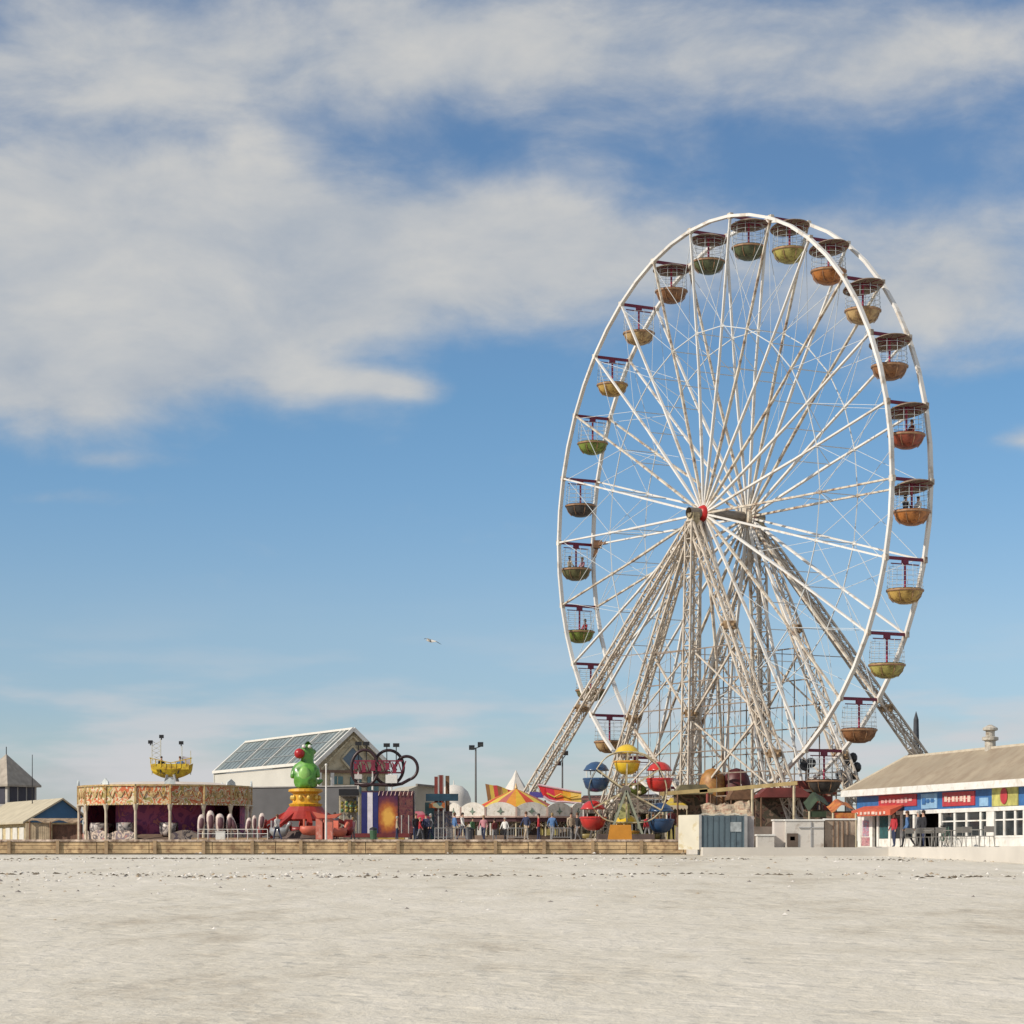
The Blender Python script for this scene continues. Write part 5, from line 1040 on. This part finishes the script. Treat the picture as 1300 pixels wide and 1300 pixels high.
    mb = MB(); mb.tube([P(694, 1007, D2) + Vector((0, -.28, 0)), P(704, 1012, D2) + Vector((0, -.3, 0)), P(712, 1008, D2) + Vector((0, -.3, 0)), P(722, 1013, D2) + Vector((0, -.3, 0)), P(734, 1010, D2) + Vector((0, -.3, 0))], .05, 6); mb.build('painted_wave', mat('ride_yellow', (.62, .40, .05), .5), t, o2)
    mb = MB(); p = P(676, 1007, D2); mb.prism([P(672, 1005, D2), P(688, 1006, D2), P(691, 1013, D2), P(674, 1012, D2)], (0, .15, 0)); mb.build('blue_wing', mat('violet_blue', (.08, .06, .28), .5), t, o2)
    for px in (692, 714, 736): mb = MB(); p = P(px, 1016, D2); mb.tube([(p.x, D2, DECK), (p.x, D2, p.z)], .06, 6); mb.build('post', BROWN, t, o2)
    # dark ride body right of the carousel, x 690-860
    w = thing('covered_track_ride', 'long dark canopied ride with grey rounding boards behind the small wheel', 'fairground ride', P(770, 1069, 134)); w.location.z = DECK; o2 = w.location; D3 = 134
    a, b = P(735, 0, D3), P(868, 0, D3); mb = MB(); mb.box(((a.x + b.x) / 2, D3 + 1.5, (HY - 1024) * D3 / F), (b.x - a.x, 3.2, .75)); mb.build('fascia', ramp_mat('grey_brown_scroll', 'noise', [(.16, .14, .12), (.30, .27, .22), (.10, .08, .07), (.24, .15, .12)], 3.5, .6, 1.5), w, o2)
    mb = MB(); mb.prism([P(735, 1016, D3), P(868, 1013, D3), P(862, 1007, D3) + Vector((0, 1.6, 0)), P(742, 1009, D3) + Vector((0, 1.6, 0))], (0, .1, -.05)); mb.build('roof', mat('brown_maroon_roof', (.17, .07, .05), .8, 0, .3), w, o2)
    mb = MB(); mb.box(((a.x + b.x) / 2, D3 + 2.4, DECK + 1.0), (b.x - a.x, .1, 2.0)); mb.build('back_wall', ramp_mat('clutter_wall', 'noise', [(.03, .025, .02), (.16, .13, .09), (.05, .06, .05), (.24, .2, .13), (.06, .03, .03)], 2.2, .8, 1), w, o2)
    for i in range(8): mb = MB(); x = a.x + .15 + (b.x - a.x - .3) * i / 7; mb.tube([(x, D3, DECK), (x, D3, (HY - 1032) * D3 / F)], .05, 6); mb.build('post', CREAMW, w, o2)
    for i in range(5):
        x = a.x + .6 + (b.x - a.x - 1.2) * i / 4; mb = MB(); mb.lathe([(.02, .15), (.35, .18), (.42, .45), (.36, .5), (.3, .28), (.02, .25)], 12, (x, D3 + .8, DECK), Matrix.Diagonal((1.3, .8, 1))); mb.build('car', mat('olive_gold_car', (.25, .2, .07), .4, 0, .2), w, o2, True)
carousel()

# ------------------------------------------------------------------ small balloon wheel
def balloon_wheel():
    D = 110; hub = P(794, 1004, D); root = thing('small_balloon_wheel', 'small childrens wheel with cream arms and balloon tubs in front of the big wheel', 'ferris wheel', (hub.x, D, DECK)); o = root.location
    am = mat('cream_arm', (.50, .43, .27), .5, 0, .25, 3, stain=(.25, .15, .08)); R = 1.72
    mb = MB(); mb.lathe([(.02, -.75), (.22, -.75), (.26, 0), (.22, .75), (.02, .75)], 12, hub, Matrix.Rotation(PI / 2, 3, 'X')); mb.build('hub', mat('hub_grey', (.2, .17, .14)), root, o)
    spots = [(757, 985, 'blue'), (796, 963, 'yellow'), (837, 985, 'red'), (839, 1037, 'blue'), (795, 1052, 'yellow'), (753, 1034, 'red')]
    cent = []
    for px, py, cn in spots:
        q = P(px, py - 8, D); cent.append(q)
        for dy in (-.55, .55):
            mb = MB(); mb.bar(hub + Vector((0, dy, 0)), q + Vector((0, dy, 0)), .09, .07); mb.build('arm', am, root, o)
    for i in range(6):
        a, b = cent[i], cent[(i + 1) % 6]
        for dy in (-.55, .55):
            mid = (a + b) / 2; out = (mid - hub).normalized(); out.y = 0; ps = []
            for t in range(9): s = t / 8; ps.append(a.lerp(b, s) + out * (.28 * math.sin(PI * s)) + Vector((0, dy, 0)))
            mb = MB(); mb.tube(ps, .035, 6); mb.build('rim_arc', mat('dark_arc', (.10, .11, .10), .4) if i in (5,) else am, root, o)
    # support
    for sx in (-1, 1):
        for dy in (-.85, .85):
            mb = MB(); mb.bar(hub + Vector((0, dy, 0)), (hub.x + sx * .85, D + dy, DECK), .12, .1); mb.build('support_leg', mat('support_green_grey', (.30, .32, .24), .5, 0, .2), root, o)
    mb = MB(); mb.box((hub.x, D + .0, DECK + .15), (2.6, 2.0, .3)); mb.build('base', mat('dark_ride_base', (.10, .07, .06)), root, o)
    p = P(792, 1030, D); mb = MB(); mb.box((p.x, D - .2, p.z), (.5, .5, .7)); mb.build('motor_box', mat('yellow_green_motor', (.38, .38, .16), .5, 0, .3, 4), root, o)
    a, b = P(773, 1047, 106), P(801, 1066, 106); mb = MB(); mb.prism([(a.x - .05, 106, DECK + .02), (b.x + .05, 106, DECK + .02), (b.x, 106, a.z), (a.x + .06, 106, a.z)], (0, .12, 0)); solo(mb, 'orange_hoarding', mat('plain_orange_panel', (.60, .26, .03), .5, 0, .1), 'plain orange panel standing at the foot of the small balloon wheel', 'panel')
    # small pulley and lamp clusters on the arms
    for (px, py) in ((777, 1017), (770, 1020), (805, 1000), (812, 1006), (786, 1010), (800, 1012)):
        mb = MB(); mb.ball(P(px, py, D - .7), .09, 8); mb.build('lamp_cluster', WHITE if px % 2 else am, root, o, True)
    cmap = {'blue': (.025, .07, .16), 'yellow': (.68, .46, .03), 'red': (.50, .03, .025)}
    lab = ['blue balloon gondola, upper left on the small wheel', 'yellow balloon gondola at the top of the small wheel', 'red balloon gondola, upper right on the small wheel', 'blue balloon gondola, lower right on the small wheel', 'yellow balloon gondola at the bottom behind the orange panel', 'red balloon gondola, lower left on the small wheel']
    for i, (px, py, cn) in enumerate(spots):
        t = thing('balloon_gondola', lab[i], 'gondola', cent[i], 'balloon gondolas of the small wheel'); o = t.location
        m = mat('balloon_' + cn, cmap[cn], .3, 0, .12, 3, coat=.4); q = P(px, py, D)
        mb = MB(); mb.lathe([(.02, -.58), (.25, -.55), (.44, -.40), (.53, -.14), (.53, 0), (.47, 0), (.44, -.1), (.2, -.3), (.02, -.3)], 18, q - Z * .05); mb.build('tub', m, t, o, True)
        mb = MB(); mb.lathe([(.02, .62), (.22, .58), (.40, .46), (.50, .30), (.54, .26), (.50, .24), (.3, .32), (.02, .4)], 18, q); mb.build('roof', m, t, o, True)
        mb = MB(); mb.lathe([(.50, -.10), (.56, -.08), (.56, -.02), (.50, 0)], 18, q - Z * .05); mb.build('rim', m if cn != 'yellow' else mat('orange_rim', (.55, .25, .03), .4), t, o)
        for k in range(4):
            a = k * PI / 2 + .5; mb = MB(); mb.tube([q + Vector((.46 * math.cos(a), .46 * math.sin(a), -.06)), q + Vector((.46 * math.cos(a), .46 * math.sin(a), .3))], .025, 6); mb.build('strut', WHITE, t, o)
        t.scale = (1.14, 1.14, 1.14)
balloon_wheel()

# ------------------------------------------------------------------ boarding area under the wheel and the containers in front
def station():
    s = thing('boarding_station', 'boarding station with yellow beam and maroon roofs beneath the giant wheel', 'station', P(950, 1069, 118)); s.location.z = DECK; o = s.location
    yb = mat('mustard_cream_beam', (.50, .38, .17), .6, 0, .25, 2); mr = mat('maroon_roof', (.15, .03, .025), .7, 0, .35, 1.5)
    for px0, y0, px1, y1, D in ((838, 1008, 898, 1003, 112), (888, 1005, 1012, 994, 112)):
        mb = MB(); mb.bar(P(px0, y0, D), P(px1, y1, D), .14, .18); mb.build('beam', yb, s, o)
    for px, y in ((842, 1008), (898, 1003), (955, 999), (1008, 994)):
        mb = MB(); p = P(px, y, 112); mb.tube([(p.x, 112.0, DECK), (p.x, 112.0, p.z)], .07, 6); mb.build('post', mat('red_post', (.30, .07, .05), .6, 0, .2) if px == 898 else CREAMW, s, o)
    def roof(px0, px1, y0, y1, D, m, nm='roof', dep=2.5):
        a, b = P(px0, y0, D), P(px1, y1, D); mb = MB(); mb.prism([(a.x, D, b.z), (b.x, D, b.z), (b.x, D, b.z + .12), (b.x - (b.x - a.x) * .2, D, a.z), (a.x + (b.x - a.x) * .15, D, a.z), (a.x, D, b.z + .12)], (0, dep, 0)); mb.build(nm, m, s, o)
        for xx in (a.x + .1, b.x - .1): mb = MB(); mb.tube([(xx, D + .05, DECK), (xx, D + .05, b.z)], .05, 6); mb.build('post', BROWN, s, o)
        mb = MB(); mb.box(((a.x + b.x) / 2, D + dep - .1, (DECK + b.z) / 2), (b.x - a.x - .1, .08, b.z - DECK)); mb.build('back_wall', ramp_mat('clutter_wall2', 'noise', [(.03, .015, .015), (.12, .07, .05), (.07, .06, .04), (.2, .14, .1), (.10, .02, .02)], 2.0, .8, 1), s, o)
    roof(964, 1030, 1000, 1012, 116, mr); roof(1003, 1046, 991, 1004, 119, mat('dark_red_roof', (.22, .05, .035), .7, 0, .3)); roof(858, 905, 996, 1008, 121, mat('brown_olive_roof', (.15, .13, .07), .7, 0, .4, 2)); roof(926, 962, 1003, 1015, 120, BROWN)
    mb = MB(); a, b = P(862, 1033, 115), P(1045, 1060, 115); mb.box(((a.x + b.x) / 2, 116, DECK + .35), (b.x - a.x, 3, .7)); mb.build('platform', mat('platform_grey', (.22, .18, .15), .8, 0, .3, 1.5), s, o)
    # domed booths
    for nm, px, w, m, lab in (('a', 905, 17, mat('orange_gold_dome', (.32, .16, .04), .5, 0, .3, 4, stain=(.3, .08, .03)), 'orange gold domed booth behind the vertical tower leg'), ('b', 935, 18, mat('dark_maroon_dome', (.08, .012, .014), .5, 0, .3, 3), 'dark maroon domed booth right of the orange gold one')):
        D = 124; p = P(px, 1069, D); t = thing('domed_booth', lab, 'booth', (p.x, D, DECK), 'domed booths under the wheel'); r = w / F * D; zt = (HY - 975) * D / F - DECK
        mb = MB(); mb.lathe([(.01, zt), (r * .5, zt - .1), (r * .85, zt - .4), (r, zt - .8), (r, zt - 1.5)], 16, t.location); mb.build('dome', m, t, t.location, True)
        mb = MB()
        for k in range(12): a = k * PI / 6; mb.bar(t.location + Vector((r * math.cos(a), r * math.sin(a), 0)), t.location + Vector((r * math.cos(a), r * math.sin(a), zt - 1.5)), .12)
        mb.lathe([(r * .95, 0), (r * .95, zt - 1.45)], 16, t.location); mb.build('drum', mat('booth_orange_white', (.36, .2, .1), .6, 0, .4, 3, stain=(.5, .4, .3)), t, t.location)
    # heaped tarpaulin
    D = 98; random.seed(11); t = MB(); nx, ny = 22, 8; a, b = P(893, 0, D).x, P(956, 0, D).x; g = []
    for j in range(ny + 1):
        for i in range(nx + 1):
            u, v = i / nx, j / ny; z = DECK + .72 + .80 * v + .16 * u - .10 * math.sin(PI * u) + .045 * math.sin(u * 21 + v * 4) + random.uniform(-.03, .03); g.append((a + (b - a) * u, D + v * 1.6, z if j > 0 else DECK + .4))
    t.add(g, [(j * (nx + 1) + i, j * (nx + 1) + i + 1, (j + 1) * (nx + 1) + i + 1, (j + 1) * (nx + 1) + i) for j in range(ny) for i in range(nx)])
    solo(t, 'crumpled_tarpaulin', mat('beige_tarpaulin', (.44, .36, .25), .85, 0, .25, 3, .3, stain=(.25, .12, .08), stain_amt=.5), 'crumpled beige tarpaulin heaped behind the blue grey container', 'tarpaulin')
    # container: white lit end, blue grey front
    D = 92; g0 = P(890, 0, D); z0 = (HY - 1078.5) * D / F; z1 = (HY - 1035) * D / F; K = Frame((g0.x, D, z0), R_(-3)); L = P(948, 0, D).x - g0.x
    c = thing('blue_grey_container', 'blue grey box container with a white left end at the front of the deck', 'container', K.o); o = K.o; h = z1 - z0
    mb = MB(); K.box(mb, 0, L, 0, 1.6, 0, h); mb.build('body', mat('blue_grey_sheet', (.085, .125, .15), .6, 0, .12, 1.2, stain=(.06, .085, .105)), c, o)
    mb = MB(); mb.prism([K(-.02, -.02, 0), K(-.02, -.02, h + .02), K(-.86, .28, h + .01), K(-.86, .28, 0)], K.b * .9); e = mb.build('white_end', mat('yellowish_white_end', (.66, .62, .50), .7, 0, .1, 1.2, stain=(.5, .40, .2)), c, o)
    mb = MB(); K.box(mb, -.08, .02, -.06, .02, 0, h + .03); K.box(mb, L - .1, L + .02, -.05, 0, 0, h); K.box(mb, 0, L, -.04, 0, 0, .08); mb.build('corner_post', mat('corner_grey', (.30, .30, .30), .6), c, o)
    for i in range(7): mb = MB(); x = L * (i + 1) / 8; K.box(mb, x - .02, x + .02, -.022, -.001, .1, h - .04); mb.build('rib', mat('rib_blue_grey', (.07, .10, .12), .6), c, o)
    mb = MB(); K.box(mb, L * .64, L * .88, -.03, -.023, h * .52, h * .8); mb.build('faded_notice', mat('faded_notice', (.30, .33, .34), .7, 0, .3, 6), c, o)
    mb = MB(); n = 15
    for i in range(n): t0, t1 = i / n * L, (i + 1) / n * L; mb.bar(K(t0, .1, h + .03 + .03 * math.sin(i * 1.3)), K(t1, .1, h + .03 + .03 * math.sin((i + 1) * 1.3)), .22, .05)
    mb.build('rumpled_cover', mat('pale_cover', (.45, .43, .36), .8, 0, .3, 4), c, o)
    mb = MB(); K.box(mb, L + .03, L + .28, .1, .5, 0, h - .03); mb.build('side_post', mat('pale_violet_grey', (.34, .31, .30), .7), c, o)
    # white hoarding boxes
    D = 95; zb = (HY - 1077) * D / F
    def slab(px0, px1, y0, m, nm, lab, dy=0, dep=1.2, cat='barrier', kids=()):
        a, b = P(px0, y0, D + dy), P(px1, y0, D + dy); t = thing(nm, lab, cat, ((a.x + b.x) / 2, D + dy, zb)); h = a.z - zb
        mb = MB(); mb.box(((a.x + b.x) / 2, D + dy + dep / 2, zb + h / 2), (b.x - a.x, dep, h)); mb.build('body', m, t, t.location)
        mb = MB(); mb.box(((a.x + b.x) / 2, D + dy + dep / 2, zb + h + .03), (b.x - a.x + .08, dep + .08, .06)); mb.build('top_rail', WHITE, t, t.location)
        for (q0, q1, r0, r1, mm, kn) in kids:
            mb = MB(); e0, e1 = P(q0, r0, D + dy), P(q1, r1, D + dy); mb.box(((e0.x + e1.x) / 2, D + dy - .03, (e0.z + e1.z) / 2), (e1.x - e0.x, .05, e0.z - e1.z)); mb.build(kn, mm, t, t.location)
        return t
    offw = mat('off_white_box', (.58, .55, .50), .7, 0, .15, 1.2, stain=(.35, .30, .25), stain_amt=.3)
    slab(962, 983, 1061, offw, 'white_crate', 'low dirty white crate beside the blue grey container', 0, .8, 'crate')
    slab(983, 998, 1042, mat('pinkish_white_box', (.58, .53, .49), .7, 0, .15, 1), 'white_cabinet', 'narrow pinkish white cabinet left of the low hoarding', .5, .8, 'cabinet')
    slab(998, 1046, 1042, offw, 'white_hoarding', 'broad white hoarding box with a small dark hatch under the wheel', 0, 1.4, 'hoarding', [(999, 1013, 1058, 1075, mat('hatch_brown', (.11, .08, .06), .6), 'hatch'), (1003, 1009, 1062, 1067, WHITE, 'notice'), (1014, 1045, 1050, 1051, mat('grey_line', (.4, .4, .4)), 'seam'), (1029, 1030, 1043, 1076, mat('grey_line', (.4, .4, .4)), 'seam')])
    slab(1047, 1086, 1041, mat('weathered_tan_boards', (.36, .28, .21), .8, 0, .25, 2.5, stain=(.2, .13, .09)), 'brown_boarded_fence', 'tan brown boarded screen between the white hoarding and the kiosk', .2, .3, 'fence', [(1058 + i * 6, 1058.6 + i * 6, 1042, 1076, BROWN, 'board_joint') for i in range(4)] + [(1072, 1084, 1060, 1076, mat('hatch_brown', (.11, .08, .06)), 'dark_gate')])
    # thin tripod of pale bars in front
    # stalls right of the wheel foot
    for (px0, px1, y0, y1, D, m, nm, lab) in ((1026, 1057, 1005, 1030, 104, mat('dark_green_canvas', (.03, .05, .025), .8, 0, .4, 2), 'green_canopy_stall', 'stall under a sagging dark green canopy left of the kiosk'), (1056, 1088, 1014, 1032, 101, mat('orange_red_canvas', (.48, .18, .04), .7, 0, .4, 2, stain=(.3, .03, .02), stain_amt=.5), 'orange_canopy_stall', 'stall with an orange and red canopy against the kiosk end')):
        t = thing(nm, lab, 'stall', (P((px0 + px1) / 2, 0, D).x, D, DECK)); a, b = P(px0, y0, D), P(px1, y1, D); o = t.location; n = 10; mb = MB(); g = []
        for j in range(5):
            for i in range(n + 1): u = i / n; g.append((a.x + (b.x - a.x) * u, D + j * .45, b.z + (a.z - b.z) * (math.sin(PI * u) * .5 + .5 * j / 4) - .05 * math.sin(u * 12) + .0))
        mb.add(g, [(j * (n + 1) + i, j * (n + 1) + i + 1, (j + 1) * (n + 1) + i + 1, (j + 1) * (n + 1) + i) for j in range(4) for i in range(n)]); mb.add([(a.x, D, b.z), (b.x, D, b.z), (b.x, D + .02, b.z - .25), (a.x, D + .02, b.z - .25)], [(0, 1, 2, 3)]); mb.build('canopy', m, t, o)
        for xx in (a.x + .05, b.x - .05): mb = MB(); mb.tube([(xx, D, APR), (xx, D, b.z)], .05, 6); mb.build('post', CREAMW, t, o)
        mb = MB(); mb.box(((a.x + b.x) / 2, D + .6, APR + .45), (b.x - a.x - .2, .7, .9)); mb.build('counter', ramp_mat('counter_mix', 'noise', [(.1, .03, .03), (.3, .25, .18), (.12, .10, .05), (.25, .06, .05)], 3), t, o)
        mb = MB(); mb.box(((a.x + b.x) / 2, D + 1.7, (APR + b.z) / 2 + .1), (b.x - a.x, .06, b.z - APR)); mb.build('back_panel', ramp_mat('clutter_wall2', 'noise', []), t, o)
    # ride arm with black cars at the right: cluster
    D = 130; t = thing('spinner_ride', 'dark machine with black cars peeping above the stalls left of the kiosk roof', 'fairground ride', (P(1078, 0, D).x, D, DECK)); o = t.location
    mb = MB(); p = P(1078, 972, D); mb.bar((p.x, D, DECK), p, .35); mb.build('column', mat('support_grey', (.3, .3, .3)), t, o)
    for i, (px, py) in enumerate(((1066, 983), (1074, 967), (1083, 962), (1088, 974), (1084, 984), (1071, 990))):
        mb = MB(); q = P(px, py, D); mb.ball(q, .25, 8, (1, 1, 1.2)); mb.bar(q, p - Z * .5, .1); mb.build('car', DARK, t, o)
    mb = MB(); mb.box(P(1077, 978, D) + Vector((0, -.3, 0)), (.5, .3, .3)); mb.build('white_panel', WHITE, t, o)
    t = thing('floodlight_bank', 'pair of round black floodlights on a short mast left of the lowest gondola', 'floodlight', (P(1022, 0, 122).x, 122, DECK)); o = t.location
    p = P(1026, 968, 122); mb = MB(); mb.tube([(p.x, 122, DECK), p], .06, 6); mb.build('mast', BROWN, t, o)
    for dx in (-.2, .12): mb = MB(); mb.lathe([(.02, -.12), (.2, -.1), (.27, .1), (.24, .12), (.02, .05)], 12, p + Vector((dx, -.1, -.1 + dx * .5)), Matrix.Rotation(1.4, 3, 'X')); mb.build('lamp_head', DARK, t, o, True)
    # far spire on the right behind leg foot
    D = 260; t = thing('dark_obelisk', 'slim dark pointed tower rising behind the foot of the far slanting leg', 'tower', (P(1163, 0, D).x, D, DECK)); o = t.location; z1 = (HY - 903) * D / F - DECK
    mb = MB(); mb.lathe([(.02, z1), (.28, z1 - .9), (.36, z1 - 4.0), (.42, z1 - 4.1), (.42, 0)], 8, o); mb.build('shaft', mat('dark_slate', (.06, .065, .075), .8), t, o)
    mb = MB(); mb.lathe([(.7, z1 - 4.2), (.8, z1 - 4.6), (1.4, z1 - 5.5), (1.4, 0)], 8, o); mb.build('base', mat('dark_slate2', (.10, .08, .07), .8), t, o)
station()

def back_stalls():
    random.seed(21)
    rows = [(548, 16, 1040, 'navy blue', (.04, .07, .2), 'left of the tower ride foot'), (590, 18, 1038, 'maroon', (.2, .03, .04), 'behind the left end of the carousel'), (640, 20, 1037, 'brown', (.2, .12, .07), 'behind the middle of the carousel'),
            (690, 20, 1036, 'dark green', (.04, .1, .05), 'behind the right side of the carousel'), (722, 16, 1030, 'red', (.42, .03, .03), 'between carousel and small balloon wheel'), (770, 20, 1020, 'orange', (.5, .2, .03), 'behind the left arm of the small balloon wheel'),
            (822, 18, 1017, 'crimson', (.38, .02, .05), 'behind the right arm of the small balloon wheel'), (858, 14, 1013, 'yellow', (.55, .4, .05), 'behind the white end of the container'), (912, 18, 1000, 'rust red', (.3, .08, .04), 'beneath the domed booths'),
            (948, 14, 1004, 'dull orange', (.42, .2, .07), 'right of the tarpaulin'), (985, 18, 998, 'deep red', (.25, .03, .03), 'beneath the wheel left of its right legs'), (1020, 16, 1002, 'olive', (.16, .15, .06), 'right of the maroon station roof'), (1046, 14, 996, 'brick red', (.32, .09, .05), 'just left of the kiosk roof corner'),
            (436, 12, 1036, 'pale blue', (.2, .35, .42), 'beside the hanging goods stall'), (532, 10, 1030, 'rose', (.45, .12, .15), 'right of the painted cabinet')]
    for i, (px, w, y0, cn, col, wh) in enumerate(rows):
        D = 139 + (i % 3) * 1.6 if px < 850 else 122.5 + (i % 3) * 1.2; p = P(px, 1069, D); t = thing('fair_stall', f'small {cn} topped stall {wh}', 'stall', (p.x, D, DECK), 'small stalls filling the back of the fair'); o = t.location
        hw = w / F * D; z1 = (HY - y0) * D / F; z0 = z1 - .42; K = Frame((p.x, D, 0), random.uniform(-.3, .3)); m = mat('stall_canvas_' + cn.replace(' ', '_'), col, .75, 0, .25, 2.5, stain=tuple(v * .5 + .12 for v in col), stain_amt=.4)
        mb = MB(); mb.add([K(-hw, -.6, z0), K(hw, -.6, z0), K(hw, .8, z0), K(-hw, .8, z0), K(-hw * .5, .1, z1), K(hw * .5, .1, z1)], [(0, 1, 5, 4), (1, 2, 5), (2, 3, 4, 5), (3, 0, 4), (0, 3, 2, 1)]); mb.build('canopy', m, t, o)
        mb = MB(); n = 7
        for k in range(n): a = -hw + 2 * hw * k / n; b = a + 2 * hw / n; mb.prism([K(a, -.62, z0 + .02), K(b, -.62, z0 + .02), K(b, -.62, z0 - .13), K((a + b) / 2, -.62, z0 - .22), K(a, -.62, z0 - .13)], K.b * .02)
        mb.build('valance', mat('valance_cream', (.55, .48, .36), .7, 0, .2) if i % 2 else m, t, o)
        for sx in (-1, 1): mb = MB(); mb.tube([K(sx * (hw - .04), -.58, DECK), K(sx * (hw - .04), -.58, z0)], .035, 6); mb.build('post', CREAMW if i % 3 else DGREY, t, o)
        mb = MB(); K.box(mb, -hw + .1, hw - .1, -.5, -.1, DECK, DECK + .85); mb.build('counter', mat('counter_' + str(i % 4), [(.3, .25, .2), (.12, .05, .04), (.08, .12, .16), (.35, .3, .1)][i % 4], .7, 0, .3, 3), t, o)
        mb = MB(); K.box(mb, -hw, hw, .7, .76, DECK, z0); mb.build('back_panel', ramp_mat('stall_goods_' + str(i % 3), 'voronoi', [[(.05, .04, .04), (.3, .2, .1), (.1, .1, .14), (.35, .06, .05)], [(.1, .08, .06), (.4, .36, .3), (.08, .15, .12), (.3, .22, .05)], [(.04, .04, .05), (.15, .04, .05), (.3, .28, .25), (.06, .08, .12)]][i % 3], 3.5), t, o)
        mb = MB(); mb.tube([K(-hw * .5, .1, z1 - .02), K(-hw * .5, .1, z1 + .35)], .02, 5); mb.build('pennant_pole', WHITE, t, o)
back_stalls()
def crowd():
    random.seed(31)
    L_ = [(352, 'white', 'navy', 'brown', 'walk', 'person in white passing in front of the red ramp'), (448, 'pink', 'grey', 'fair', 'stand', 'person in pink by the painted cabinet steps'), (504, 'beige', 'navy', 'grey', 'stand', 'person in beige at the mustard step of the painted cabinet'),
          (600, 'green', 'black', 'dark', 'stand', 'person in green by the first carousel post'), (614, 'pink', 'navy', 'fair', 'walk', 'person in pink walking past the carousel'), (628, 'maroon', 'grey', 'dark', 'stand', 'person in maroon before the carousel drum'), (641, 'white', 'black', 'grey', 'walk', 'grey haired person in white passing the carousel'),
          (668, 'navy', 'beige', 'brown', 'walk', 'person in navy and beige right of the carousel middle'), (684, 'red', 'navy', 'dark', 'stand', 'person in red at the right part of the carousel'), (701, 'blue', 'grey', 'fair', 'walk', 'fair haired person in blue near the right end of the carousel'),
          (812, 'grey', 'black', 'brown', 'stand', 'person in grey right of the orange panel'), (822, 'red', 'grey', 'fair', 'walk', 'person in red under the lower right blue gondola')]
    for px, a, b, h, ps, lab in L_:
        D = random.uniform(109, 116); p = P(px, 0, D); person(Vector((p.x, D, DECK)), ps, a, b, h, random.uniform(-3, 3), lab, 'people walking on the deck', random.uniform(.62, .78))
    for i, (px, wh) in enumerate(((565, 'below the tower ride'), (580, 'left of the white haired walkers'), (657, 'before the middle of the carousel'), (712, 'left of the red gondola of the small wheel'))):
        p = P(px, 0, 103.5); t = thing('crowd_barrier', 'steel crowd barrier ' + ('at the foot of the tower ride', 'at the left end of the carousel', 'in front of the carousel middle', 'left of the lower red balloon gondola')[i], 'barrier', (p.x, 103.5, DECK), 'steel crowd barriers along the deck front'); o = t.location; m = mat('galvanised_steel', (.42, .42, .41), .4, .5, .1)
        mb = MB(); mb.tube([(p.x - .45, 103.5, DECK), (p.x - .45, 103.5, DECK + .52), (p.x + .45, 103.5, DECK + .52), (p.x + .45, 103.5, DECK)], .02, 6); mb.build('frame', m, t, o)
        mb = MB(); mb.tube([(p.x - .45, 103.5, DECK + .12), (p.x + .45, 103.5, DECK + .12)], .014, 5)
        for k in range(8): x = p.x - .4 + k * .115; mb.tube([(x, 103.5, DECK + .12), (x, 103.5, DECK + .52)], .009, 4)
        mb.build('bars', m, t, o)
    for px, c_, nm in ((474, (.05, .12, .06), 'dark green litter bin in front of the painted cabinet'), (596, (.06, .06, .07), 'black litter bin by the carousel left end')):
        p = P(px, 0, 105); t = thing('litter_bin', nm, 'bin', (p.x, 105, DECK)); mb = MB(); mb.lathe([(.02, 0), (.14, 0), (.17, .42), (.17, .44), (.02, .44)], 12, t.location); mb.build('bin_body', mat('bin_' + str(px), c_, .5), t, t.location); mb = MB(); mb.lathe([(.18, .45), (.17, .52), (.06, .58), (.01, .58)], 12, t.location); mb.build('lid', DARK, t, t.location)
crowd()

# ------------------------------------------------------------------ gull
def gull():
    D = 70; c = P(547, 814, D)
    J = [((-.16, 0, 0), .03), ((-.06, 0, .0), .055), ((.06, 0, .01), .06), ((.15, 0, .03), .038), ((.20, 0, .035), .03), ((-.26, 0, .0), .018), ((.02, -.14, .06), (.05, .012)), ((-.02, -.30, .03), (.035, .008)), ((-.10, -.44, -.02), (.01, .004)), ((.02, .14, .06), (.05, .012)), ((-.02, .30, .03), (.035, .008)), ((-.10, .44, -.02), (.01, .004))]
    me = skin_body(J, [(0, 1), (1, 2), (2, 3), (3, 4), (0, 5), (2, 6), (6, 7), (7, 8), (2, 9), (9, 10), (10, 11)], 2, [mat('gull_white', (.55, .53, .5), .7, 0, .05), mat('gull_grey_wing', (.10, .10, .11), .7)], lambda p: 1 if abs(p.y) > .28 else 0)
    o = bpy.data.objects.new('seagull', me); C.objects.link(o); o.location = c; o.rotation_euler = (.15, -.08, 3.14 - .75); o.scale = (.85, .85, .85); tag(o, 'seagull with spread wings gliding in the open sky', 'bird')
    mb = MB(); mb.lathe([(.012, 0), (.001, .05)], 6, (.215, 0, .035), Matrix.Rotation(PI / 2, 3, 'Y')); b = mb.build('beak', mat('beak_yellow', (.6, .4, .05), .5)); b.parent = o
gull()
